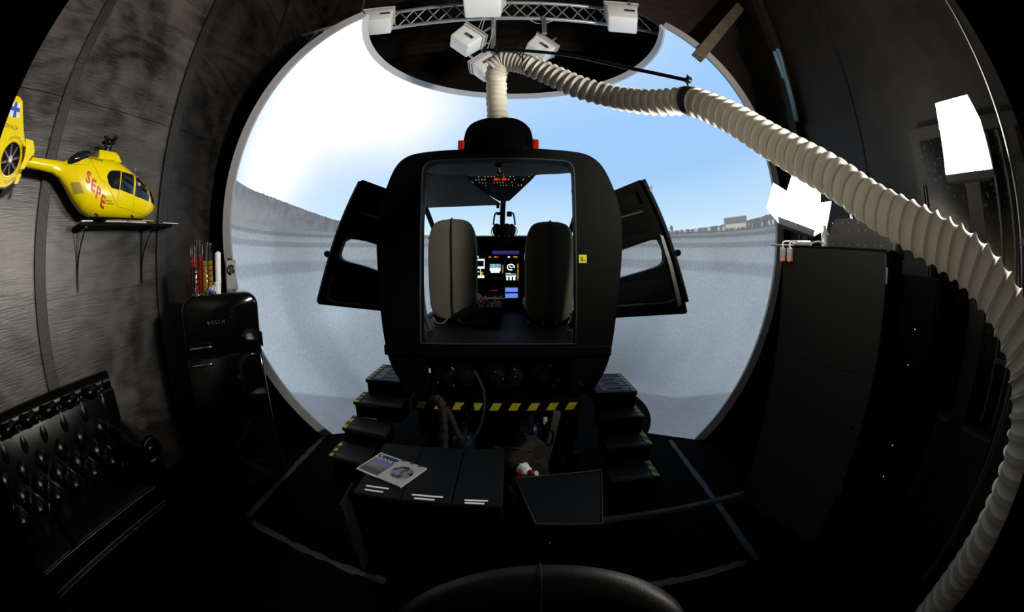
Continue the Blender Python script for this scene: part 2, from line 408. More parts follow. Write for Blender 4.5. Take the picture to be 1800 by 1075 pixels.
def build_dome():
    root = empty('projection_dome', 'large white projection dome showing an airfield under blue sky, wrapped around the cockpit', 'projection screen', loc=(.02, 3.834, 0))
    nu, nv = 96, 60
    def grid(bm, r, uvl=None):
        G = []
        for j in range(nv+1):
            e = E0+(E1-E0)*j/nv; a0, a1 = aL(e), aR(e)
            G.append([(a0+(a1-a0)*i/nu, e) for i in range(nu+1)])
        V = [[bm.verts.new(dpt(a, e, r)-root.location) for a, e in row] for row in G]
        for j in range(nv):
            for i in range(nu):
                f = bm.faces.new([V[j][i], V[j][i+1], V[j+1][i+1], V[j+1][i]])
                if uvl:
                    for lp, (jj, ii) in zip(f.loops, ((j, i), (j, i+1), (j+1, i+1), (j+1, i))):
                        a, e = G[jj][ii]; lp[uvl].uv = (math.degrees(a)/100, math.degrees(e)/100)
    bm = NB(); uvl = bm.loops.layers.uv.new('angles'); grid(bm, DR, uvl)
    r0 = DR*cos(E0); q0, q1 = aL(E0), aR(E0)
    A = [[bm.verts.new(Vector((r*sin(q0+(q1-q0)*i/nu), r*cos(q0+(q1-q0)*i/nu), z))) for i in range(nu+1)] for r, z in ((r0, .005), (1.50, .004))]
    for i in range(nu):
        f = bm.faces.new([A[1][i], A[1][i+1], A[0][i+1], A[0][i]])
        for lp, (jj, ii) in zip(f.loops, ((1, i), (1, i+1), (0, i+1), (0, i))):
            lp[uvl].uv = (math.degrees(q0+(q1-q0)*ii/nu)/100, math.degrees(E0)/100-.05*jj)
    me = bpy.data.meshes.new('screen'); bm.to_mesh(me); bm.free(); me.materials.append(dome_picture())
    for p in me.polygons: p.use_smooth = True
    o = bpy.data.objects.new('screen', me); COL.objects.link(o); o.parent = root
    bm = NB(); grid(bm, DR+.05); finish(bm, 'outer_shell', M['back'], root, True)
    for fn in (aL, aR):
        bm = NB(); rings = []
        s = -1 if fn is aL else 1
        for j in range(61):
            e = E0+(E1-E0)*j/60; a = fn(e)
            rings.append([dpt(a-s*.012, e, DR-.006)-root.location, dpt(a+s*.006, e, DR-.006)-root.location, dpt(a+s*.006, e, DR+.075)-root.location, dpt(a-s*.012, e, DR+.075)-root.location])
        loft(bm, rings); finish(bm, 'edge_trim', M['rim'], root, True)
    bm = NB(); rings = []
    for i in range(97):
        a = aL(E1)+(aR(E1)-aL(E1))*i/96
        rr = DR*cos(E1); z = 4.289
        q = lambda rad, zz: Vector((rad*sin(a), rad*cos(a), zz))
        rings.append([q(rr+.015, z-.055), q(rr-.005, z-.05), q(rr-.04, z+.02), q(rr-.02, z+.03), q(rr+.04, z+.0)])
    loft(bm, rings); finish(bm, 'top_ring', M['lip'], root, True)
build_dome()

# ------------------------------------------------------------------ cockpit shell
CX = -.105
OUT_R = [(.149, 2.385), (.458, 2.372), (.551, 2.345), (.619, 2.292), (.665, 2.215), (.723, 2.075), (.752, 1.951), (.764, 1.827), (.760, 1.616), (.743, 1.42), (.728, 1.219), (.711, 1.036), (.691, .90), (.657, .806), (.611, .721), (.577, .655)]
OUT_L = [(-.338, 2.385), (-.643, 2.380), (-.756, 2.355), (-.83, 2.285), (-.888, 2.14), (-.931, 1.975), (-.952, 1.81), (-.956, 1.71), (-.945, 1.525), (-.935, 1.254), (-.916, 1.031), (-.884, .866), (-.818, .743), (-.773, .655)]
def soft_open(p):
    q = [p[0]]
    for i in range(len(p)-1):
        a, b = p[i], p[i+1]; q += [(a[0]*.75+b[0]*.25, a[1]*.75+b[1]*.25), (a[0]*.25+b[0]*.75, a[1]*.25+b[1]*.75)]
    return q+[p[-1]]
OUT_R = soft_open(soft_open(OUT_R)); OUT_L = soft_open(soft_open(OUT_L))
ARCH = OUT_R + [(.42, .655), (.425, .95)] + [(-.62, .95), (-.62, .655)] + OUT_L[::-1]
HOLE = [(-.625, 2.215), (-.618, 2.265), (-.592, 2.297), (-.54, 2.311), (-.086, 2.308), (.352, 2.302), (.398, 2.285), (.421, 2.25), (.425, 2.187), (.431, 1.749), (.442, 1.03), (-.641, 1.03), (-.632, 1.441), (-.628, 1.833)]
HOLE = soft_open(HOLE[11:]+HOLE[:11])
def build_cockpit():
    root = empty('helicopter_cockpit', 'matt black helicopter simulator cabin with open rear, standing inside the dome', 'helicopter cockpit', loc=(CX, 3.5, 0))
    def P(bm, name, m, parent=None, smooth=False):
        bmesh.ops.translate(bm, vec=-root.location, verts=bm.verts[:])
        return finish(bm, name, m, parent or root, smooth)
    bm = NB(); plate(bm, ARCH, [HOLE, [(.478, .775), (.484, .675), (.545, .675)]], 2.5, 2.62, XZ); P(bm, 'rear_frame', M['shell'])
    bm = NB()   # pale edge bead round the opening
    pts = [Vector((x, 2.497, z)) for x, z in HOLE]; pts.append(pts[0])
    tube(bm, pts, .006, 6); P(bm, 'opening_bead', M['cabinet'], None, True)
    # skins: rear quarter and roof and belly
    def ring(y, sx=1., zt=0., ztop=9., zbot=-9., sz=1.):
        return [Vector((CX+(x-CX)*sx, y, min(max(1.3+(z-1.3)*sz+zt, zbot), ztop))) for x, z in (OUT_L[::-1]+OUT_R[:])]
    bm = NB(); loft(bm, [ring(2.6), ring(2.85), ring(3.02, 1.0)], closed=False)
    loft(bm, [[v-Vector((v.x-CX, 0, v.z-1.5)).normalized()*.03 for v in r] for r in (ring(2.6), ring(2.85), ring(3.02))], closed=False)
    P(bm, 'rear_quarter_skin', M['shell'], None, True)
    # roof liner with hanging grip
    bm = NB(); plate(bm, [(-.77, 2.60), (.56, 2.60), (.56, 2.86), (.50, 2.95), (.38, 3.02), (.25, 3.05), (.15, 3.12), (-.36, 3.12), (-.48, 3.05), (-.60, 2.98), (-.70, 2.92), (-.77, 2.86)], [], 2.325, 2.375, XY)
    P(bm, 'roof_liner', M['slate'])
    bm = NB(); obox(bm, (-.10, 2.72, 2.31), (.05, .05, .03), bev=.006); cyl(bm, (-.10, 2.72, 2.30), (-.09, 2.73, 2.262), .008, 8)
    obox(bm, (-.088, 2.73, 2.252), (.055, .03, .02), (0, .2, 0), .004)
    P(bm, 'roof_hook', M['blackmetal'])
    # overhead panel
    oh = [(-.39, 3.12, 2.372), (-.33, 3.32, 2.335), (-.215, 3.6, 2.275), (-.115, 3.88, 2.245), (-.040, 3.88, 2.245), (.0, 3.6, 2.275), (.14, 3.32, 2.335), (.195, 3.12, 2.372)]
    oh = [(-.41, 3.10, 2.345), (-.352, 3.30, 2.327), (-.262, 3.6, 2.262), (-.135, 3.86, 2.225), (-.028, 3.86, 2.225), (.04, 3.62, 2.250), (.165, 3.30, 2.320), (.215, 3.10, 2.345)]
    bm = NB(); loft(bm, [[Vector(p) for p in oh], [Vector((p[0], p[1]+.02, p[2]+.11)) for p in oh]])
    ov = P(bm, 'overhead_panel', M['black'])
    rnd = random.Random(3)
    bm = NB(); bm2 = NB()
    # rows of breakers with lit legends
    for r_ in range(9):
        t = .06+r_*.095; y = 3.12+t*.78
        half = .27*(1-t*.85); zz = 2.345-.11*t-.004; cx = -.098+t*.02
        n = max(4, int(half*2/.026))
        for i in range(n):
            x = cx-half+2*half*(i+.5)/n
            if rnd.random() < .82:
                cyl(bm2, (x, y, zz+.0), (x, y-.004, zz-.014), .004, 6)
            if rnd.random() < .5: box(bm, (x-.0035, y-.012, zz-.008), (x+.0035, y-.008, zz-.001))
    P(bm2, 'circuit_breakers', M['steel'], ov)['kind'] = 'stuff'
    o = P(bm, 'lit_legends', M['lit'], ov); o['kind'] = 'stuff'
    for x in (-.145, -.125, -.075, -.055):
        bm = NB(); box(bm, (x-.012, 3.20, 2.308), (x+.006, 3.225, 2.325), .002); P(bm, 'red_guard', M['litred'], ov)
    bm = NB(); box(bm, (-.10, 3.16, 2.29), (-.088, 3.7, 2.30)); P(bm, 'centre_rib', M['black'], ov)
    # windscreen frame: centre post, windscreen bows, sills
    bm = NB(); tube(bm, spline([(-.083, 3.84, 2.27), (-.10, 4.08, 2.20), (-.11, 4.3, 2.05), (-.115, 4.5, 1.86)], 5), .030, 8)
    P(bm, 'centre_post', M['shell'], None, True)
    for s, x0 in ((-1, -.83), (1, .62)):
        bm = NB()
        tube(bm, spline([(x0, 3.0, 2.28), (x0+s*.035, 3.5, 2.20), (x0+s*.02, 4.0, 1.95), (x0-s*.06, 4.4, 1.55), (x0-s*.10, 4.62, 1.2), (x0-s*.10, 4.6, .98)], 5), .028, 8)
        P(bm, 'windscreen_pillar', M['shell'], None, True)
        bm = NB()
        tube(bm, spline([(x0-s*.02, 3.0, 2.30), (x0-s*.12, 3.4, 2.36), (CX+s*.16, 3.55, 2.32)], 5), .022, 8)
        if s < 0: P(bm, 'roof_bow', M['shell'], None, True)
        else: bm.free()
        bm = NB(); xx = x0-s*.09
        tube(bm, spline([(xx-s*.02, 3.03, 2.20), (xx+s*.01, 3.03, 1.9), (xx+s*.015, 3.03, 1.5), (xx, 3.03, 1.2), (xx-s*.05, 3.03, 1.04)], 5), .022, 8)
        P(bm, 'door_frame', M['slate'], None, True)
        # lower sill of the door opening
        bm = NB(); obox(bm, (x0+s*.05, 3.75, .985), (.10, 1.6, .10), bev=.03); P(bm, 'door_sill', M['shell'])
        # belly skin
    bm = NB()
    bel = lambda y, k, z0: [Vector((CX+(x-CX)*k, y, z)) for x, z in ((-.93, 1.0), (-.90, .9), (-.84, .80), (-.76, z0), (-.5, z0-.03), (.3, z0-.03), (.56, z0), (.64, .80), (.70, .9), (.72, 1.0))]
    loft(bm, [bel(2.95, 1, .72), bel(3.6, 1, .70), bel(4.2, .95, .72), bel(4.7, .8, .80)])
    P(bm, 'belly', M['shell'])
    # nose
    bm = NB(); rings = []
    for k in range(9):
        t = k/8; y = 4.52+t*.75; q = math.sqrt(max(0, 1-t*t))*.92+.04; zt = .98+.86*(.35+.65*q)
        rings.append([Vector((CX+a*.76*q, y, 1.05+ (zt-1.05)*b_)) for a, b_ in ((-1, -.2), (-1.02, .2), (-.98, .55), (-.85, .85), (-.5, .98), (0, 1), (.5, .98), (.85, .85), (.98, .55), (1.02, .2), (1, -.2), (.6, -.35), (-.6, -.35))])
    loft(bm, rings); P(bm, 'nose', M['shell'], None, True)
    # sun shade on the left
    bm = NB(); plate(bm, soft([(-.80, 3.0), (-.40, 3.02), (-.34, 3.3), (-.24, 3.6), (-.135, 3.86), (-.12, 3.94), (-.62, 3.97), (-1.0, 3.97), (-.97, 3.5)], 0), [], 0, .008, lambda x, y, d: Vector((x, y, 2.333-(y-3.0)*.150+d)))
    o = P(bm, 'sun_shade', M['blackwood'])
    bm = NB(); box(bm, (-.165, 3.92, 2.16), (-.135, 3.96, 2.20), .006); P(bm, 'shade_clip', M['black'], o)
    # cabin floor with rear sill
    bm = NB(); box(bm, (-.915, 2.47, .942), (.700, 3.0, 1.02), .01); box(bm, (-.86, 3.0, .95), (.66, 4.55, 1.02), .01)
    fl = P(bm, 'cabin_floor', M['black'])
    bm = NB()
    for i in range(60): box(bm, (-.60+i*.017, 2.52, 1.02), (-.592+i*.017, 3.1, 1.0235))
    P(bm, 'ribbed_mat', M['satin'], fl)
    # engine cowl on the roof
    HUMP = [(-.345, 2.372), (-.338, 2.46), (-.322, 2.545), (-.285, 2.596), (-.20, 2.632), (-.088, 2.642), (.02, 2.632), (.085, 2.598), (.130, 2.545), (.148, 2.455), (.155, 2.372)]
    def hr(y, k, kz): return [Vector((CX+(x-CX)*k, y, 2.36+(z-2.372)*kz)) for x, z in soft(HUMP, 1)]
    bm = NB(); loft(bm, [hr(2.488, .93, .93), hr(2.5, 1, 1), hr(2.7, 1.08, 1.12), hr(2.95, 1.1, 1.1), hr(3.1, .95, .8), hr(3.2, .7, .4)])
    cw = P(bm, 'engine_cowl', M['shell'], None, True)
    for s, x in ((-1, -.352), (1, .163)):
        bm = NB(); obox(bm, (x, 2.50, 2.415), (.045, .05, .068), bev=.01); lo = P(bm, 'marker_light', M['red'], cw)
        bm = NB(); obox(bm, (x-s*.024, 2.51, 2.415), (.012, .04, .075), bev=.003); P(bm, 'lamp_base', M['blackmetal'], lo)
    # yellow sticker
    bm = NB(); box(bm, (.452, 2.496, 1.588), (.507, 2.4995, 1.643)); st = P(bm, 'warning_sticker', M['stickery'])
    bm = NB(); ball(bm, (.478, 2.4945, 1.627), .004, sc=(1, .2, 1)); tube(bm, [(.478, 2.4945, 1.622), (.476, 2.4945, 1.610), (.470, 2.4945, 1.602)], .003, 5); tube(bm, [(.476, 2.4945, 1.610), (.484, 2.4945, 1.603)], .003, 5)
    tube(bm, [(.471, 2.4945, 1.618), (.466, 2.4945, 1.628)], .002, 5); tube(bm, [(.490, 2.4945, 1.596), (.498, 2.4945, 1.610)], .002, 5)
    P(bm, 'pictogram', M['heliblack'], st)
    # ---- instrument panel
    bm = NB()
    plate(bm, soft([(-.99, 1.80), (-.93, 1.868), (-.5, 1.876), (-.11, 1.880), (.3, 1.876), (.62, 1.868), (.70, 1.80), (.66, 1.60), (.34, 1.42), (.20, 1.22), (.17, 1.04), (-.38, 1.04), (-.42, 1.22), (-.55, 1.40), (-.92, 1.60)], 1), [], 4.30, 4.42, XZ)
    plate(bm, [(-.95, 1.855), (.66, 1.855), (.66, 1.874), (-.95, 1.874)], [], 4.16, 4.50, XZ)
    ip = P(bm, 'instrument_panel', M['black'])
    def scr(name, x0, x1, z0, z1, parts, bez=.012):
        bm = NB(); box(bm, (x0-bez, 4.283, z0-bez), (x1+bez, 4.30, z1+bez), .004); d = P(bm, name, M['scrdark'], ip)
        for mi in sorted(set(p[0] for p in parts)):
            bm = NB()
            for p in parts:
                if p[0] == mi:
                    _, a, b_, c, e = p; w_, h_ = x1-x0, z1-z0
                    box(bm, (x0+w_*a, 4.280, z0+h_*b_), (x0+w_*c, 4.2835, z0+h_*e))
            P(bm, 'symbology', M[mi], d)
    # left pilot display
    scr('flight_display', -.45, -.305, 1.40, 1.655, [('scrwhite', .0, .78, .93, .86), ('scrwhite', .0, .90, .45, 1.), ('scrwhite', 0, .42, .93, .52), ('scrwhite', .86, .42, .93, .86),
        ('scrwhite', .0, .0, .9, .11), ('scrwhite', 0, .0, .35, .2), ('scrwhite', .1, .24, .16, .38), ('scrwhite', .3, .26, .5, .30), ('scrwhite', .58, .1, .62, .42), ('scramber', .62, .12, .8, .28)])
    scr('engine_display', -.255, -.130, 1.445, 1.560, [('scrcyan', 0, .62, 1, 1), ('scrdark', .28, .62, .3, 1), ('scrwhite', 0, .3, 1, .6), ('scrwhite', .1, .12, .9, .32), ('scrwhite', .30, .6, .35, 1), ('scrwhite', .63, .6, .68, 1), ('scrdark', .5, .9, .52, 1)])
    bm = NB()
    for i in range(7): box(bm, (-.112, 4.283, 1.455+i*.014), (-.100, 4.292, 1.463+i*.014))
    P(bm, 'caution_legends', M['scramber'], ip)
    scr('navigation_display', -.072, .046, 1.365, 1.565, [('scrcyan', 0, .36, 1, .42), ('scrwhite', 0, .42, .5, .45), ('scrwhite', .06, .04, .24, .28), ('scrwhite', .38, .04, .58, .28), ('scrwhite', .72, .04, .94, .28), ('scrwhite', 0, .24, 1, .31)])
    bm = NB()     # round gauge made of bright ticks
    for i in range(14):
        a = 2*pi*i/14
        if i in (12, 13): continue
        obox(bm, (-.013+.040*cos(a), 4.281, 1.523+.032*sin(a)), (.013, .004, .017), (0, -a, 0))
    tube(bm, [(-.03+.0, 4.281, 1.535), (-.005, 4.281, 1.515)], .007, 5); tube(bm, [(-.005, 4.281, 1.515), (.012, 4.281, 1.528)], .004, 5)
    P(bm, 'gauge_ring', M['scrwhite'], ip)
    bm = NB()
    for i in range(13): box(bm, (.060, 4.283, 1.372+i*.0155), (.076, 4.292, 1.372+i*.0155+(.010 if i % 4 else .004)))
    P(bm, 'warning_legends', M['scramber'], ip)
    scr('map_display', -.079, .066, 1.168, 1.288, [('scrblue', 0, .58, 1, 1.), ('scrblue', 0, 0, 1, .44), ('scrdark', .2, .0, .27, .44)])
    bm = NB()
    for i in range(44): 
        x = -.23+.31*random.random(); ball(bm, (x, 4.29, 1.675+.035*random.random()), .003, 0, 1)
    box(bm, (-.225, 4.286, 1.672), (.082, 4.298, 1.712)); P(bm, 'glareshield_lights', M['violet'], ip)
    for x, mm in ((-.255, 'scramber'), (-.19, 'scramber'), (-.165, 'scrred'), (-.035, 'scrwhite'), (.03, 'scramber'), (.05, 'scramber')):
        bm = NB(); obox(bm, (x, 4.287, 1.640), (.026, .01, .014), bev=.002); P(bm, 'button_legend', M[mm], ip)
    for i in range(5):
        bm = NB(); obox(bm, (-.235+i*.016, 4.287, 1.255), (.008, .01, .010)); P(bm, 'radio_digit', M['scrred'], ip)
    for i in range(4):
        for j in range(3):
            bm = NB(); cyl(bm, (-.245+i*.036, 4.300, 1.40-j*.035), (-.245+i*.036, 4.278, 1.40-j*.035), .008, 10); P(bm, 'knob', M['grey'] if j == 0 else M['blackmetal'], ip)
    bm = NB(); box(bm, (.145, 4.283, 1.60), (.152, 4.29, 1.68)); box(bm, (.152, 4.283, 1.64), (.160, 4.29, 1.65)); P(bm, 'standby_compass_light', M['lit'], ip)
    # centre console between the seats
    bm = NB(); plate(bm, soft([(3.15, 1.02), (3.15, 1.19), (3.35, 1.21), (4.0, 1.20), (4.3, 1.24), (4.3, 1.02)], 1), [], -.345, -.10, YZ)
    cc = P(bm, 'centre_console', M['black'])
    bm = NB()
    for i in range(26): 
        y = 3.2+.9*random.random(); x = -.32+.19*random.random(); cyl(bm, (x, y, 1.19), (x, y, 1.225), .006, 6)
    P(bm, 'console_knobs', M['blackmetal'], cc)['kind'] = 'stuff'
    bm = NB()
    for i in range(14): 
        y = 3.5+.6*random.random(); x = -.32+.2*random.random(); obox(bm, (x, y, 1.212), (.012, .008, .006))
    P(bm, 'red_console_legends', M['scrred'], cc)['kind'] = 'stuff'
    # window strips low on both sides of the pedestal: chin glazing frames
    # ---- doors, hinged forward and standing open
    def door(s, outer, hole, barpts, name='door'):
        yh = lambda x: 3.10+.35*(1-min(1, abs(x-(outer[0][0]))/.6)) * 0
        f = lambda x, z, d: Vector((x, d+ .22*(abs(x-CX)-.8)*-1 + .25, z))
        bm = NB(); plate(bm, soft(outer, 0), [hole], 2.96, 3.03, f); d = P(bm, name, M['shell'])
        return d, f
    dl, f = door(-1, [(-1.345, 2.362), (-1.375, 2.345), (-1.55, 1.925), (-1.772, 1.262), (-1.76, 1.245), (-1.147, 1.165), (-.90, 1.15), (-.88, 2.17), (-1.107, 2.262)],
                 soft([(-1.50, 1.83), (-1.33, 1.805), (-1.172, 1.752), (-.95, 1.67), (-.95, 1.44), (-1.147, 1.507), (-1.307, 1.571), (-1.50, 1.625), (-1.545, 1.655), (-1.555, 1.70)], 1), None)
    dr, f = door(1, [(1.128, 2.340), (1.155, 2.335), (1.345, 1.925), (1.567, 1.18), (1.555, 1.160), (.903, 1.105), (.70, 1.09), (.68, 2.15), (.888, 2.23)],
                 soft([(.75, 1.64), (.932, 1.690), (1.28, 1.828), (1.333, 1.74), (1.345, 1.63), (1.32, 1.59), (1.251, 1.555), (.903, 1.445), (.75, 1.40)], 1), None)
    for d, s, px in ((dl, -1, lambda q: q), (dr, 1, lambda q: q)):
        X = (lambda x: x) if s < 0 else (lambda x: -x-.205)
        # raised rim, lower pocket, upper recess, latch, handle
        bm = NB()
        rim = [(-1.36, 2.34), (-1.54, 1.915), (-1.755, 1.268)]
        tube(bm, spline([f(X(x)-s*.012*0, z-.0, 2.945) for x, z in rim], 6), .022, 6, mi=0)
        P(bm, 'door_edge_seal', M['satin'], d, True)
        bm = NB(); pk = [(-1.60, 1.50), (-1.66, 1.33), (-1.62, 1.275), (-1.50, 1.25), (-1.05, 1.205)]
        tube(bm, spline([f(X(x), z, 2.95) for x, z in pk], 6), .010, 6); P(bm, 'door_pocket', M['grey'], d, True)
        bm = NB(); plate(bm, [(X(-1.56), 1.47), (X(-1.60), 1.34), (X(-1.55), 1.28), (X(-1.0), 1.215), (X(-1.0), 1.40)], [], 2.94, 2.96, f); P(bm, 'pocket_panel', M['lid'], d)
        bm = NB(); plate(bm, [(X(-1.31), 2.27), (X(-1.44), 1.96), (X(-1.40), 1.88), (X(-.98), 1.80), (X(-.98), 2.16)], [[(X(-1.30), 2.23), (X(-1.10), 2.17), (X(-1.08), 2.05), (X(-1.345), 2.12)]], 2.93, 2.96, f); P(bm, 'window_shade', M['black'], d)
        bm = NB(); tube(bm, [f(X(-1.34), 2.05, 2.93), f(X(-1.12), 1.98, 2.93)], .010, 6); P(bm, 'grab_bar', M['grey'], d, True)
        bm = NB(); q = f(X(-1.60), 1.668, 3.0); q2 = f(X(-1.685), 1.70, 3.0)
        tube(bm, [q, (q+q2)/2, q2], .030, 10); ball(bm, q2, .030); P(bm, 'door_handle', M['black'], d, True)
    bm = NB(); tube(bm, [f(.80, 1.665, 2.94), f(1.29, 1.835, 2.94)], .010, 6); P(bm, 'stay_bar', M['blackmetal'], dr)
    bm = NB(); plate(bm, [(1.215, 2.285), (1.232, 2.27), (1.222, 2.235), (1.205, 2.225), (1.20, 2.26)], [], 2.925, 2.93, f)
    P(bm, 'latch_plate', M['clear'], dr)
    bm = NB(); plate(bm, [(1.288, 1.85), (1.318, 1.84), (1.40, 1.60), (1.50, 1.25), (1.47, 1.22), (1.42, 1.40), (1.36, 1.62)], [], 2.935, 2.945, f)
    P(bm, 'inner_door_trim', M['steel'], dr)
    # ---- seat belts & headsets are separate things
build_cockpit()

def build_seats():
    SL = [(-.228, .02), (-.226, .20), (-.208, .33), (-.165, .412), (-.10, .438), (0, .446), (.10, .438), (.165, .412), (.208, .33), (.226, .20), (.23, .0), (.226, -.25), (.205, -.42), (.13, -.478), (0, -.492), (-.13, -.478), (-.205, -.42), (-.226, -.25)]
    def seat(loc, label):
        root = empty('pilot_seat', label, 'seat', 'pilot seats in the cockpit', loc)
        bm = NB(); o = soft(SL, 1)
        g = lambda k, y: [Vector((x*k, y-(z*.06), .52+z*k)) for x, z in o]
        loft(bm, [g(.93, -.068), g(.975, -.060), g(1, -.040), g(1.0, .02), g(.97, .05), g(.90, .06)])
        bk = finish(bm, 'backrest', M['fabric'], root, True, 60)
        bm = NB(); tube(bm, spline([(0, -.030-.440*.06, .52+.442), (0, -.072-.40*.06, .52+.405), (0, -.0745, .52), (0, -.0745+.42*.06, .52-.43), (0, -.04+.49*.06, .52-.49)], 6), .0085, 6)
        finish(bm, 'centre_seam', M['seam'], bk, True)
        bm = NB(); box(bm, (-.235, .0, .12), (.235, .50, .24), .05, seg=3); finish(bm, 'seat_cushion', M['fabric'], root, True)
        bm = NB(); box(bm, (-.20, .0, .085), (.20, .46, .12), .01)
        for s in (-1, 1): box(bm, (s*.17-.025, .0, -.0), (s*.17+.025, .42, .03), .004)
        finish(bm, 'seat_frame', M['black'], root)
        for sx in (-1, 1):
            for y in (.02, .38):
                bm = NB(); box(bm, (sx*.17-.03, y, .0), (sx*.17+.03, y+.05, .10), .006); finish(bm, 'leg', M['black'], root)
        for sx in (-1, 1):
            bm = NB(); tube(bm, spline([(sx*.05, -.07, .05), (sx*.09, -.09, .012), (sx*.16, -.05, .01), (sx*.20, .02, .05)], 5), .007, 6); finish(bm, 'belt_strap', M['belt'], root, True)
        return root
    seat((-.547, 3.43, 1.02), 'left pilot seat, olive grey padded back with black centre seam, taller in view')
    seat((.345, 3.43, .993), 'right pilot seat, olive grey padded back with black centre seam, beside yellow sticker')
build_seats()

def headset(x, label, flip):
    root = empty('headset', label, 'headset', 'headsets hanging on the windscreen post', (x, 4.20, 1.945)); root.scale = (1.18, 1.18, 1.18)
    for s in (-1, 1):
        bm = NB(); lathe(bm, [(.02, -.018), (.048, -.016), (.055, 0), (.052, .02), (.03, .028)], 18, Matrix.Translation((s*.022, s*.02, .0)) @ Matrix.Rotation(pi/2, 4, 'X') @ Matrix.Diagonal((.75, 1.15, 1, 1)))
        finish(bm, 'ear_cup', M['black'], root, True)
    bm = NB(); tube(bm, spline([(-.055*flip, .0, .05), (-.045*flip, 0, .13), (-.03*flip, 0, .165), (.02*flip, 0, .17)], 5), .008, 6)
    finish(bm, 'headband', M['black'], root, True)
    bm = NB(); obox(bm, (0, .0, .155), (.05, .03, .05 if flip < 0 else .02), bev=.008); finish(bm, 'head_pad', M['black'], root)
    bm = NB(); tube(bm, spline([(.06*-flip, 0, .03), (.075*-flip, -.01, -.02), (.05*-flip, -.02, -.06)], 5), .004, 6); finish(bm, 'microphone_boom', M['blackmetal'], root, True)
headset(-.145, 'black headset hanging left of the windscreen centre post', 1)
headset(-.030, 'black headset hanging right of the windscreen centre post', -1)

# clipboard lying on the console
bm = NB(); plate(bm, [(-.36, 3.72), (-.20, 3.60), (-.02, 3.64), (-.16, 3.80)], [], 1.222, 1.226, XY)
tag(finish(bm, 'clipboard_sheet', M['grey']), 'grey paper sheet lying on the centre console between the pilot seats', 'paper')
for x0, lab in ((-.50, 'left'), (.22, 'right')):
    pass

# ------------------------------------------------------------------ undercarriage of the simulator
def build_under():
    root = empty('support_frame', 'black steel frame carrying the cockpit, under the cabin floor', 'frame', loc=(-.1, 3.0, 0))
    def P(bm, n, m, sm=False):
        bmesh.ops.translate(bm, vec=-root.location, verts=bm.verts[:]); return finish(bm, n, m, root, sm)
    for x in (-.66, .46):
        for y in (2.75, 4.2):
            bm = NB(); box(bm, (x-.05, y-.05, 0), (x+.05, y+.05, .72), .008); P(bm, 'leg', M['black'])
    bm = NB(); box(bm, (-.70, 2.98, .02), (.50, 4.3, .47), .01); P(bm, 'equipment_bay', M['black'])
    bm = NB(); box(bm, (-.70, 3.02, .47), (.50, 3.05, .70)); P(bm, 'rear_panel', M['black'])
    for y in (2.66, 4.25):
        bm = NB(); box(bm, (-.73, y, .0), (.55, y+.06, .06)); P(bm, 'base_rail', M['black'])
    for x in (-.80, .56):
        bm = NB(); box(bm, (x-.02, 2.95, .06), (x+.02, 4.2, .46)); P(bm, 'side_panel', M['black'])
build_under()
bm = NB(); box(bm, (-.73, 2.46, .535), (.50, 2.62, .635), .006)
hb = tag(finish(bm, 'crossbeam', M['black']), 'black crossbeam with yellow hazard stripes between the two stairs', 'beam')
bm = NB()
x = -.685
for i in range(9):
    x0 = -.700+i*.1345
    plate(bm, [(x0, .551), (x0+.062, .551), (x0+.092, .607), (x0+.03, .607)], [], 2.456, 2.4605, XZ, 0)
    if i < 8: plate(bm, [(x0+.062, .551), (x0+.1345, .551), (x0+.1645, .607), (x0+.092, .607)], [], 2.456, 2.4605, XZ, 1)
bmesh.ops.remove_doubles(bm, verts=bm.verts[:], dist=.0002)
finish(bm, 'hazard_tape', [M['yellow'], M['black']], hb)
# drive units under the floor
def drive(x, lab):
    root = empty('control_actuator', lab, 'actuator', 'actuators under the cabin floor', (x, 2.78, .64))
    bm = NB()
    for k in range(2): lathe(bm, [(.02, 0), (.075, .005), (.085, .03), (.085, .09), (.04, .10), (.04, .14)], 18, Matrix.Translation((k*.13-.065, .0, .10)) @ Matrix.Rotation(pi/2, 4, 'X'))
    finish(bm, 'motor_body', M['blackmetal'], root, True)
    rnd = random.Random(int(x*100))
    for k in range(4):
        bm = NB(); q = Vector((rnd.uniform(-.14, .14), -.13-rnd.random()*.03, rnd.uniform(.03, .2))); ball(bm, q, .011); cyl(bm, q, q+Vector((0, .12, 0)), .006, 6)
        finish(bm, 'bolt', M['chrome'], root, True)
    bm = NB(); cyl(bm, (-.13, -.05, -.0), (.13, -.08, .02), .012, 8); finish(bm, 'push_rod', M['blackmetal'], root, True)
    for k in range(2):
        bm = NB(); a = rnd.uniform(-.1, .1); tube(bm, spline([(a, -.02, .27), (a+.01, -.06, .15), (a-.03, -.07, .05), (a+.05, 0, -.01)], 5), .008, 6); finish(bm, 'cable', M['black'], root, True)
    bm = NB(); box(bm, (-.15, .0, -.01), (.15, .16, .03)); finish(bm, 'mounting_plate', M['black'], root)
drive(-.43, 'black actuator with shiny bolts under the cabin floor, above the hazard beam, left')
drive(-.06, 'black actuator with shiny bolts under the cabin floor, middle of three')
drive(.30, 'black actuator with shiny bolts under the cabin floor, above the hazard beam, right')

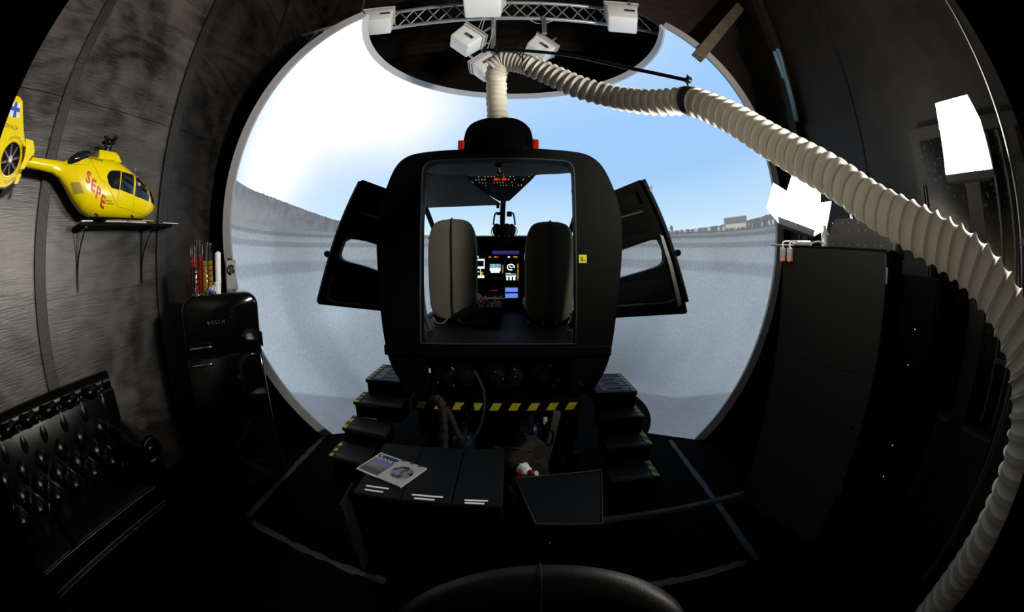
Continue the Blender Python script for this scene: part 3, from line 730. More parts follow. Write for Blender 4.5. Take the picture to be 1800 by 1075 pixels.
# hoses hanging below
def hosething(name, pts, r, m, lab, cat, grp=None, wob=.12):
    bm = NB(); s = spline(pts, 8); tube(bm, s, [r*(1+wob*sin(i*1.9)) for i in range(len(s))], 10)
    return tag(finish(bm, name, m, None, True), lab, cat, grp)
hosething('hydraulic_hose', [(-.55, 2.40, .62), (-.53, 2.38, .66), (-.49, 2.36, .64), (-.475, 2.35, .52), (-.48, 2.33, .35), (-.49, 2.3, .12), (-.48, 2.34, .02)], .03, M['hose'], 'thick dirty brown hose hanging straight down in front of the hazard beam', 'hose')
hosething('hydraulic_hose', [(-.46, 2.38, .60), (-.42, 2.36, .52), (-.38, 2.36, .40), (-.33, 2.37, .35)], .022, M['hose'], 'short dirty brown hose running down to the blue pump', 'hose')
hosething('cable_loop', [(-.26, 2.42, .86), (-.215, 2.40, .78), (-.19, 2.38, .70), (-.20, 2.36, .55), (-.25, 2.33, .42), (-.32, 2.315, .37), (-.36, 2.32, .36)], .011, M['hose'], 'thin brown cable looping down in front of the hazard beam', 'cable')
hosething('cable_loop', [(-.33, 2.44, .60), (-.31, 2.43, .48), (-.29, 2.43, .45), (-.27, 2.43, .50), (-.28, 2.45, .62)], .008, M['black'], 'thin black cable hanging in a narrow loop below the hazard beam', 'cable')
def pump(x, y, z, lab):
    root = empty('hydraulic_pump', lab, 'pump', loc=(x, y, 0))
    bm = NB(); lathe(bm, [(.03, z), (.075, z+.01), (.085, z+.06), (.085, z+.2), (.06, z+.24), (.03, z+.25)], 20); finish(bm, 'tank', M['bluepaint'], root, True)
    bm = NB(); box(bm, (-.09, -.07, 0), (.09, .07, z), .01); finish(bm, 'base_block', M['black'], root)
    bm = NB(); cyl(bm, (0, -.08, z+.12), (0, -.12, z+.12), .022, 12); finish(bm, 'cap', M['blackmetal'], root, True)
    bm = NB(); cyl(bm, (-.0, 0, z+.25), (-.0, 0, z+.32), .03, 12); finish(bm, 'filler_neck', M['bluepaint'], root, True)
    return root
pump(-.36, 2.50, .10, 'dark blue hydraulic pump under the hazard beam, behind the hanging brown hoses')
pump(.135, 2.53, .18, 'dark blue hydraulic tank beside the grey leaning post')
bm = NB(); obox(bm, (.275, 2.42, .31), (.055, .05, .50), (0, .17, 0), .006)
po = tag(finish(bm, 'metal_post', M['grey']), 'dark grey metal post leaning slightly beside the blue tank', 'post')
bm = NB(); box(bm, (.255, 2.37, .10), (.39, 2.52, .14), .005); finish(bm, 'foot_plate', M['blackmetal'], po)
bm = NB(); tube(bm, spline([(.235, 2.385, .52), (.25, 2.36, .45), (.285, 2.35, .42), (.28, 2.36, .33), (.25, 2.38, .30)], 6), .008, 6); finish(bm, 'cable', M['black'], po, True)
bm = NB(); obox(bm, (.232, 2.385, .50), (.03, .03, .05), bev=.005); finish(bm, 'pale_connector', M['sleeve'], po)
# bag / rags
def blob_mesh(bm, c, s, amp, seed, sub=4):
    t = bmesh.new(); bmesh.ops.create_icosphere(t, subdivisions=sub, radius=1)
    from mathutils import noise as nz
    for v in t.verts:
        n = nz.noise(v.co*1.7+Vector((seed, 0, 0)))*amp+nz.noise(v.co*4.5+Vector((0, seed, 0)))*amp*.4
        v.co = Vector((v.co.x*s[0], v.co.y*s[1], v.co.z*s[2]))*(1+n)+Vector(c)
        v.co.z = max(v.co.z, .0)
    merge(bm, t)
bm = NB(); blob_mesh(bm, (.06, 2.17, .21), (.20, .17, .23), .5, 3)
bg = tag(finish(bm, 'cloth_bundle', M['rag'], None, True), 'crumpled dark brown cloth bundle on the floor behind the low boxes', 'cloth bundle')
bm = NB(); tube(bm, spline([(-.03, 2.10, .43), (.03, 2.06, .455), (.12, 2.08, .43)], 5), .012, 6); finish(bm, 'carry_strap', M['hose'], bg, True)
bm = NB(); blob_mesh(bm, (.072, 1.985, .345), (.045, .035, .045), .3, 8, 3)
wb = tag(finish(bm, 'wrapped_parcel', M['paper'], None, True), 'small white wrapped parcel with red marks on the dark bundle', 'parcel')
bm = NB(); obox(bm, (.05, 1.955, .325), (.04, .02, .03), (0, .4, .2), .006); obox(bm, (.108, 1.962, .335), (.03, .02, .035), (0, -.4, 0), .006); finish(bm, 'red_print', M['podred'], wb)
bm = NB(); cyl(bm, (.125, 1.97, .315), (.150, 1.95, .335), .018, 14)
tag(finish(bm, 'bottle_cap', M['clear'], None, True), 'pale round cap lying beside the white parcel', 'cap')
# ------------------------------------------------------------------ stairs
TREAD = mat('worn_grey_tread', (.016, .017, .018), .6, bump=(120, .15), spec=.12)
PAD = mat('pale_grey_pad', (.10, .10, .105), .6)
def stairs(side, FL, FR, lab):
    xs = [p[0] for p in FL]
    root = empty('entry_steps', lab, 'stairs', 'steps beside the cockpit', (sum(xs)/4, 2.6, 0))
    h = .146; n = 4
    for i in range(n):
        x0, y0 = FL[i]; x1, y1 = FR[i]
        d = .262 if i < 3 else .50
        z = h*(i+1)
        f = lambda u, v: Vector((x0+(x1-x0)*u, y0+(y1-y0)*u+v, 0))-root.location
        bm = NB()
        def slab(u0, u1, v0, v1, z0, z1, bm=bm):
            q = [f(u0, v0), f(u1, v0), f(u1, v1), f(u0, v1)]
            loft(bm, [[Vector((p.x, p.y, z0)) for p in q], [Vector((p.x, p.y, z1)) for p in q]])
        slab(0, 1, 0, d, z-.03, z); tr = finish(bm, 'tread', TREAD, root)
        bm = NB(); slab(.01, .99, .025, d-.0, (h*i), z-.03, bm); finish(bm, 'riser', M['black'], root)
        bm = NB()
        if i < 3: slab(.15, .85, .02, .06, z, z+.0025, bm); mm = M['satin']
        else:
            bm.free()
            for k in range(3):
                bm = NB(); slab(.32-.0, .70, .07+k*.12, .11+k*.12, z+.0015, z+.0035, bm); finish(bm, 'grip_strip', M['black'], tr)
                bm = NB(); slab(.16, .86, .04+k*.12, .14+k*.12, z, z+.0015, bm); finish(bm, 'grey_pad', PAD, tr)
        if i < 3: finish(bm, 'grip_strip', mm, tr)
        # hazard tape along the outer side edge
        bm = NB(); L = d-.01; nn = 2 if i < 2 else (3 if i == 2 else 6)
        if side < 0: u0, u1 = .0, .10
        else: u0, u1 = .88, 1.
        per = L/(nn+.0)
        if i == 0: per = .09
        a = .0; col = 0
        while a < L-.004:
            w_ = min(per*.5, L-a); sk = 0 if side < 0 else per*.3
            q = [f(u0, min(a+sk, L)), f(u1, a), f(u1, a+w_), f(u0, min(a+w_+sk, L))]
            loft(bm, [[Vector((p.x, p.y, z+.0005)) for p in q], [Vector((p.x, p.y, z+.003)) for p in q]], mi=col)
            a += w_; col = 1-col
        bmesh.ops.remove_doubles(bm, verts=bm.verts[:], dist=.0003)
        finish(bm, 'hazard_tape', [M['yellow'], M['satin']], tr)
    return root
stairs(-1, [(-1.429, 2.289), (-1.389, 2.531), (-1.357, 2.761), (-1.297, 2.953)], [(-1.10, 2.231), (-.985, 2.461), (-.90, 2.695), (-.88, 2.928)], 'black steps with yellow hazard tape left of the cockpit, near the fridge')
stairs(1, [(.674, 2.072), (.678, 2.302), (.676, 2.519), (.663, 2.70)], [(1.035, 2.071), (1.037, 2.298), (1.019, 2.506), (1.001, 2.680)], 'black steps with yellow hazard tape right of the cockpit, near the cabinet')

# ------------------------------------------------------------------ low boxes and the open case
def lowbox(x0, x1, lab, strips):
    root = empty('equipment_box', lab, 'box', 'low black boxes in front of the cockpit', ((x0+x1)/2, 1.6, 0))
    w2 = (x1-x0)/2-.002
    bm = NB(); box(bm, (-w2+.006, -.235, .0), (w2-.006, .27, .53), .004); finish(bm, 'body', M['black'], root)
    bm = NB(); box(bm, (-w2, -.262, .53), (w2, .28, .552), .005); lid = finish(bm, 'lid', M['lid'], root)
    for (a, b_, y) in strips:
        bm = NB(); t = Matrix.Translation((0, 0, 0)); box(bm, (a-(x0+x1)/2, y-1.6-.006, .5522), (b_-(x0+x1)/2, y-1.6+.006, .5535))
        finish(bm, 'label_strip', M['paper'], lid)
    return root
lowbox(-.752, -.512, 'left low black box with two white label strips, game case on it', [(-.705, -.585, 1.412), (-.70, -.605, 1.378)])
lowbox(-.510, -.272, 'middle low black box of the row of three, two white label strips', [(-.462, -.315, 1.385), (-.445, -.35, 1.358)])
lowbox(-.270, -.040, 'right low black box of the row of three, two white label strips', [(-.213, -.108, 1.372), (-.210, -.122, 1.350)])
# open flap beside the row
bm = NB(); obox(bm, (-.80, 1.36, .27), (.018, .20, .50), (0, 0, .06), .004)
tag(finish(bm, 'side_panel_board', M['lid']), 'loose grey board standing on end against the left low box', 'board')
# fourth box
root = empty('equipment_chest', 'wide low black chest right of the row of three, tapering lid', 'chest', loc=(.27, 1.6, 0))
lid4 = [(.108, 1.353), (.419, 1.320), (.517, 1.817), (.016, 1.769)]
bm = NB(); loft(bm, [[Vector((x-.27, y-1.6, z)) for x, y in lid4] for z in (.40, .42)]); l4 = finish(bm, 'lid', M['lid'], root)
bm = NB(); loft(bm, [[Vector(((x-.27)*.96, (y-1.6)*.96, z)) for x, y in lid4] for z in (0, .40)]); finish(bm, 'body', M['black'], root)
bm = NB(); q = [Vector((x-.27, y-1.6, .424)) for x, y in lid4]; tube(bm, q+[q[0]], .005, 5); finish(bm, 'lid_edging', M['cabinet'], l4)
bm = NB(); ball(bm, (-.09, -.262, .30), .008); finish(bm, 'lock', M['chrome'], root)
# game case
def case():
    A, B, Cc, D = (-.812, 1.546), (-.734, 1.749), (-.438, 1.623), (-.530, 1.426)
    lp = lambda p, q, t: (p[0]+(q[0]-p[0])*t, p[1]+(q[1]-p[1])*t)
    def g(u, v, z=0.):
        p = lp(lp(A, D, u), lp(B, Cc, u), v); return Vector((p[0]+.62, p[1]-1.58, z))
    root = empty('open_game_case', 'open white disc case with an airport picture cover, on the left low box', 'disc case', loc=(-.62, 1.58, .553))
    def slab(u0, u1, v0, v1, z0, z1, name, m, par):
        bm = NB(); q = [g(u0, v0), g(u1, v0), g(u1, v1), g(u0, v1)]
        loft(bm, [[Vector((p.x, p.y, z0)) for p in q], [Vector((p.x, p.y, z1)) for p in q]]); return finish(bm, name, m, par)
    cv = slab(0, .49, 0, 1, 0, .007, 'cover_half', M['clear'], root)
    tr = slab(.50, 1, 0, 1, 0, .010, 'tray_half', mat('pale_tray', (.36, .36, .35), .5), root)
    m = mat('cover_picture', (.03, .05, .12), .3, mix=((.25, .16, .16), 9, (1, 1, 1), .4, .6))
    art = slab(.03, .47, .06, .95, .007, .0078, 'cover_sheet', m, cv)
    slab(.04, .46, .70, .94, .0078, .0082, 'title_band', mat('cover_navy', (.01, .02, .06), .3), art)
    slab(.04, .46, .55, .66, .0078, .0082, 'sky_band', mat('cover_sky', (.06, .16, .5), .3), art)
    slab(.04, .46, .08, .28, .0078, .0082, 'ground_band', mat('cover_ground', (.04, .045, .02), .3), art)
    bm = NB(); text_bm('AIRPORT', .034, lambda x, y: (lambda p: Vector((p.x, p.y, .0086)))(g(.25+x/.29, .74+y/.21)), bm); finish(bm, 'title_lettering', M['paper'], art)
    bm = NB(); text_bm('X', .03, lambda x, y: (lambda p: Vector((p.x, p.y, .0086)))(g(.10+x/.29, .87+y/.21)), bm); finish(bm, 'publisher_mark', M['paper'], art)
    for k in range(3):
        bm = NB(); p = g(.55+k*.17, .965); obox(bm, (p.x, p.y, .012), (.025, .006, .004)); finish(bm, 'clip', M['grey'], tr)
    c = g(.755, .5)
    bm = NB(); lathe(bm, [(.012, .0103), (.060, .0103), (.060, .0118), (.012, .0118)], 40, Matrix.Translation((c.x, c.y, 0)))
    dk = finish(bm, 'disc', mat('printed_disc', (.02, .02, .025), .25, mix=((.22, .2, .22), 30, (1, 1, 1), .5, .6)), root, False)
    bm = NB(); lathe(bm, [(.008, .0118), (.008, .0150), (.004, .0155)], 14, Matrix.Translation((c.x, c.y, 0))); finish(bm, 'hub', M['grey'], dk)
case()

# ------------------------------------------------------------------ floor tape
def strip(pts, wd, z, name, m, lab, cat, grp=None, jag=.006):
    bm = NB(); s = [Vector(p) for p in pts]; out = []
    n = 26; tot = (s[-1]-s[0])
    rnd = random.Random(len(lab)); sd = Vector((-tot.y, tot.x)).normalized()
    for i in range(n+1):
        p = s[0]+tot*(i/n); out.append((p+sd*(wd/2+rnd.uniform(-jag, jag)), p-sd*(wd/2+rnd.uniform(-jag, jag))))
    loft(bm, [[Vector((a.x, a.y, .0005)), Vector((b_.x, b_.y, .0005)), Vector((b_.x, b_.y, z)), Vector((a.x, a.y, z))] for a, b_ in out])
    return tag(finish(bm, name, m), lab, cat, grp)
strip([(-1.79, 3.02), (-1.77, 1.47)], .05, .002, 'floor_tape', M['tape'], 'worn grey floor tape line running from the dome foot past the left stairs', 'floor tape', 'tape rectangle on the floor', .008)
strip([(-1.70, 1.43), (-.66, 1.235)], .05, .002, 'floor_tape', M['tape'], 'worn grey floor tape line nearest the camera, left of the black chair', 'floor tape', 'tape rectangle on the floor', .010)
strip([(1.46, 2.86), (1.40, 1.14)], .045, .002, 'floor_tape', M['tape'], 'worn grey floor tape line beside the right cabinet', 'floor tape', 'tape rectangle on the floor')
strip([(.64, 1.196), (1.32, 1.165)], .045, .002, 'floor_tape', M['tape'], 'faint grey floor tape line right of the black chair', 'floor tape', 'tape rectangle on the floor')
bm = NB(); loft(bm, [[Vector((x, 1.80, 0)), Vector((x, 1.865, 0)), Vector((x, 1.85, .016)), Vector((x, 1.815, .016))] for x in (.55, 1.74)])
tag(finish(bm, 'cable_cover', M['cabinet']), 'long straight dark grey cable cover strip on the floor between chest and cabinet', 'cable cover')

# ------------------------------------------------------------------ fridge
def fridge():
    a = R_(46.5); d = 2.66; cx, cy = -d*sin(a), d*cos(a)
    root = empty('retro_fridge', 'glossy black retro fridge with rounded top, cups and coffee pods on it', 'fridge', loc=(cx, cy, 0), rz=a)
    H, W, D = 1.455, .60, .50
    prof = [(-W/2, .06)]+[(-W/2+.10-.10*cos(t), H-.10+.10*sin(t)) for t in [pi/2*k/8 for k in range(9)]]+[(W/2-.10+.10*sin(t), H-.10+.10*cos(t)) for t in [pi/2*k/8 for k in range(9)]]+[(W/2, .06)]
    bm = NB(); plate(bm, prof, [], .06, D, XZ); finish(bm, 'body', M['gloss'], root, True, 50)
    def door(z0, z1, top, name):
        bm = NB()
        pr = [(x, z) for x, z in prof if z > z0+.001 and z < z1+.001] if top else [(-W/2, z0+.02), (-W/2, z1), (W/2, z1), (W/2, z0+.02)]
        if top: pr = [(-W/2, z0)]+pr+[(W/2, z0)]
        k = len(pr)
        r = lambda s, y: [Vector((x*s, y, (z0+z1)/2+(z-(z0+z1)/2)*(1-(1-s)*W/(z1-z0)))) for x, z in pr]
        loft(bm, [r(1, .055), r(1, .02), r(.975, .004), r(.93, -.004)]); return finish(bm, name, M['gloss'], root, True, 60)
    dt = door(1.06, H, True, 'freezer_door'); dm = door(.08, 1.045, False, 'main_door')
    for dd, z in ((dt, 1.115), (dm, .98)):
        if dd is dm: continue
        bm = NB(); box(bm, (-.27, -.045, z-.012), (-.09, -.022, z+.012), .008); box(bm, (-.265, -.03, z-.01), (-.24, 0, z+.01)); box(bm, (-.12, -.03, z-.01), (-.095, 0, z+.01)); finish(bm, 'handle', M['chrome'], dd, True)
    bm = NB(); box(bm, (-.27, -.045, .99), (-.11, -.022, 1.012), .008); box(bm, (-.265, -.03, .99), (-.24, 0, 1.01)); finish(bm, 'handle', M['chrome'], dm, True)
    bm = NB(); text_bm('BOSCH', .034, lambda x, y: Vector((-.035+x, -.008, 1.27+y)), bm, spacing=1.4); finish(bm, 'badge', M['grey'], dt)
    bm = NB(); box(bm, (-.26, .06, 0), (.26, .46, .06)); finish(bm, 'plinth', M['black'], root)
    bm = NB(); box(bm, (.02, -.014, .21), (.13, -.004, .218)); finish(bm, 'kick_trim', M['chrome'], dm)
    for z in (1.07, 1.2):
        if z < 1.1: 
            bm = NB(); box(bm, (W/2-.0, -.0, z+.0), (W/2+.014, .05, z+.10), .004); finish(bm, 'hinge', M['blackmetal'], root)
    m = Matrix.Translation((cx, cy, 0)) @ Matrix.Rotation(a, 4, 'Z')
    return m, H
FM, FH = fridge()
def onfridge(x, y): 
    v = FM @ Vector((x, y, FH)); return (v.x, v.y, v.z)
def pod_rack(x, y, cols, lab, h):
    root = empty('pod_rack', lab, 'pod rack', 'coffee pod racks on the fridge', onfridge(x, y))
    bm = NB(); lathe(bm, [(.043, 0), (.043, .008), (.01, .012), (.006, .02), (.006, h), (.012, h+.01)], 16); finish(bm, 'stand', M['chrome'], root, True)
    for k, c in enumerate(cols):
        ang = 2*pi*k/len(cols)+.4; px, py = .034*cos(ang), .034*sin(ang)
        bm = NB()
        for s in (-1, 1): tube(bm, [(px*1.3-py*.35*s, py*1.3+px*.35*s, .01), (px*1.3-py*.35*s, py*1.3+px*.35*s, h-.01), (px*.6, py*.6, h)], .0025, 5)
        finish(bm, 'wire_column', M['chrome'], root, True)
        n = 7 if c == 'podred' else (5 if c == 'chrome' else 6)
        for j in range(n):
            bm = NB(); lathe(bm, [(.004, -.018), (.015, -.014), (.020, .012), (.021, .015)], 10, Matrix.Translation((px, py, .03+j*.036)))
            finish(bm, 'coffee_pod', M[c], root, True)
pod_rack(-.175, .13, ['podred', 'chrome', 'podred', 'chrome'], 'chrome coffee pod rack with red and silver pods on the fridge', .37)
pod_rack(-.088, .13, ['gold', 'orange', 'orange', 'gold'], 'chrome coffee pod rack with gold and orange pods on the fridge', .345)
def cup(x, y, n, h0, lab, r=.026):
    bm = NB(); prof = [(r*.72, 0), (r, .07)]
    for k in range(n): prof += [(r*1.06, .072+k*.011), (r*.98, .078+k*.011)]
    prof += [(r*.3, .079+n*.011)] if n > 3 else [(r*.9, .075)]
    lathe(bm, prof, 18); o = finish(bm, 'paper_cup' if n < 3 else 'cup_stack', M['paper'], None, True)
    q = onfridge(x, y); o.location = (q[0], q[1], q[2]+h0); tag(o, lab, 'cup'); return o
cup(-.005, .10, 1, .0, 'single white paper cup standing on the fridge')
cup(.005, .145, 19, .0, 'tall stack of white paper cups on the fridge', .024)
bm = NB(); blob_mesh(bm, (0, 0, .03), (.035, .03, .028), .3, 5, 3)
o = finish(bm, 'crumpled_wrapper', mat('blue_white_foil', (.55, .6, .7), .4, mix=((.03, .12, .5), 30, (1, 1, 1), .5, .55)), None, True); o.location = onfridge(-.045, .05)
tag(o, 'small crumpled blue and white packet in front of the pod racks', 'packet')
root = empty('metal_box', 'small brushed metal box with round chrome dial on the fridge', 'metal box', loc=onfridge(.108, .16), rz=R_(50)); root.scale = (1.1, 1.1, 1.22)
bm = NB(); box(bm, (-.036, -.03, .012), (.036, .03, .18), .005); finish(bm, 'body', mat('satin_grey_paint', (.22, .21, .22), .4), root)
bm = NB(); lathe(bm, [(.030, 0), (.030, .008), (.020, .012), (.016, .004)], 24, Matrix.Translation((0, -.03, .125)) @ Matrix.Rotation(pi/2, 4, 'X')); finish(bm, 'dial', M['chrome'], root, True)
for s in (-1, 1):
    bm = NB(); cyl(bm, (s*.02, 0, 0), (s*.02, 0, .012), .012, 12); finish(bm, 'foot', M['chrome'], root, True)
    for z in (.03, .165):
        bm = NB(); ball(bm, (s*.028, -.031, z), .003); finish(bm, 'screw', M['chrome'], root)
bm = NB(); cyl(bm, (-.005, 0, .18), (-.005, 0, .192), .018, 12); finish(bm, 'top_cap', M['blackmetal'], root, True)

# ------------------------------------------------------------------ sofa
def sofa():
    root = empty('tufted_sofa', 'black leather tufted sofa with rolled arms against the left plywood wall', 'sofa', loc=(-2.5, .2, 0))
    Y0, Y1 = -.95, 1.18
    def P(bm, n, m=None, par=None): 
        bmesh.ops.translate(bm, vec=-root.location, verts=bm.verts[:]); return finish(bm, n, m or M['leather'], par or root, True, 70)
    bm = NB(); box(bm, (-2.86, Y0, .06), (-2.16, Y1, .27), .03, seg=3); P(bm, 'base')
    for i in range(2):
        ya = Y0+.2+i*.86
        bm = NB(); box(bm, (-2.72, ya, .27), (-2.12, ya+.85, .43), .05, seg=4); P(bm, 'seat_cushion')
    # tufted back
    bm = NB(); ny, nz = 150, 40; V = []
    for j in range(nz+1):
        row = []
        for i in range(ny+1):
            y = Y0+.1+(Y1-Y0-.2)*i/ny; z = .36+.60*j/nz
            u = (y)/.115; v = (z-.41)/.13
            d = 0
            # diamond tufting: buttons on a staggered lattice
            a = abs(cos(pi*(u/2+v/2))); b_ = abs(cos(pi*(u/2-v/2)))
            d = .075*(a*b_)**.5
            roll = .05*math.exp(-((z-.92)/.07)**2)
            row.append(bm.verts.new((-2.74+d+roll-.12*(j/nz), y, z)))
        V.append(row)
    for j in range(nz):
        for i in range(ny): bm.faces.new([V[j][i], V[j][i+1], V[j+1][i+1], V[j+1][i]])
    bk = P(bm, 'tufted_back')
    bm = NB(); box(bm, (-2.90, Y0, .06), (-2.76, Y1, .90), .04); P(bm, 'back_frame')
    bm = NB(); tube(bm, [(-2.86, Y0+.02, .93), (-2.86, Y1-.02, .93)], .075, 16); P(bm, 'back_roll')
    for r_ in range(4):
        z = .41+.13*r_
        for k in range(-7, 9):
            y = (k*2+(r_ % 2))*.115*.5*2/2*1.0
            if not (Y0+.15 < y < Y1-.2): continue
            bm = NB(); ball(bm, (-2.742-.12*((z-.36)/.6), y, z), .005, 0, 1); P(bm, 'button', None, bk)
    for y in (Y0+.07, Y1-.1):
        bm = NB(); box(bm, (-2.84, y-.075, .06), (-2.14, y+.075, .56), .03, seg=3)
        tube(bm, [(-2.86, y, .60), (-2.5, y, .60), (-2.16, y, .60)], .095, 20)
        ar = P(bm, 'rolled_arm')
        bm = NB(); pts = [Vector((-2.135, y+.082*cos(t), .60+.082*sin(t))) for t in [pi*2*k/20-.6 for k in range(17)]]+[Vector((-2.135, y-.05, .4)), Vector((-2.135, y-.04, .12))]
        tube(bm, pts, .010, 6)
        lathe(bm, [(.045, -.006), (.045, .006), (.02, .016)], 20, Matrix.Translation((-2.155, y, .60)) @ Matrix.Rotation(pi/2, 4, 'Y'))
        P(bm, 'arm_piping', None, ar)
    bm = NB(); tube(bm, [(-2.12, Y0+.2, .40), (-2.12, Y1-.2, .40)], .010, 8); P(bm, 'seat_piping')
    bm = NB(); tube(bm, [(-2.15, Y0+.1, .265), (-2.15, Y1-.1, .265)], .008, 8); tube(bm, [(-2.155, Y0+.1, .235), (-2.155, Y1-.1, .235)], .006, 8); P(bm, 'base_piping')
    for x in (-2.2, -2.8):
        for y in (Y0+.08, Y1-.1):
            bm = NB(); lathe(bm, [(.02, 0), (.035, .02), (.03, .06)], 14, Matrix.Translation((x, y, 0))); P(bm, 'foot', M['black'])
sofa()

# ------------------------------------------------------------------ shelf and the model helicopter
root = empty('wall_shelf', 'narrow black shelf on two brackets on the plywood wall, under the yellow helicopter', 'shelf', loc=(WL, 1.4, 1.99))
bm = NB(); box(bm, (.0, -.47, 0), (.27, .53, .022), .003); finish(bm, 'board', M['black'], root)
for y in (-.40, .33):
    bm = NB(); box(bm, (0, y-.012, -.42), (.012, y+.012, 0)); box(bm, (0, y-.012, -.012), (.24, y+.012, 0))
    tube(bm, spline([(.22, y, -.012), (.12, y, -.10), (.04, y, -.22), (.012, y, -.40)], 6), .007, 6)
    finish(bm, 'bracket', M['blackmetal'], root)
bm = NB()
for k in range(4): box(bm, (WL+.03+k*.004, 1.20, 2.0125+k*.004), (WL+.24, 1.64, 2.0155+k*.004))
tag(finish(bm, 'paper_pile', M['paper']), 'flat pile of white papers on the shelf under the helicopter belly', 'papers')
bm = NB(); box(bm, (WL+.20, 1.42, 2.0285), (WL+.275, 1.70, 2.033)); tag(finish(bm, 'yellow_booklet', M['stickery']), 'thin yellow booklet on top of the papers on the shelf', 'booklet')
bm = NB(); box(bm, (WL+.10, .945, 2.013), (WL+.26, 1.06, 2.026), .003); tag(finish(bm, 'white_card_box', M['white']), 'small flat white box at the left end of the shelf', 'box')
bm = NB(); box(bm, (WL+.12, 1.80, 2.013), (WL+.30, 1.98, 2.018)); tag(finish(bm, 'paper_slip', M['paper']), 'white paper slip overhanging the right end of the shelf', 'paper')
bm = NB()
rnd = random.Random(5)
pts = [(WL+.20+rnd.uniform(-.03, .03), 1.28+rnd.uniform(-.07, .10), 2.05+rnd.uniform(0, .035)) for _ in range(9)]
tube(bm, spline(pts, 6), .003, 5); tag(finish(bm, 'white_cable', M['white'], None, True), 'small tangle of thin white cable on the shelf papers', 'cable')

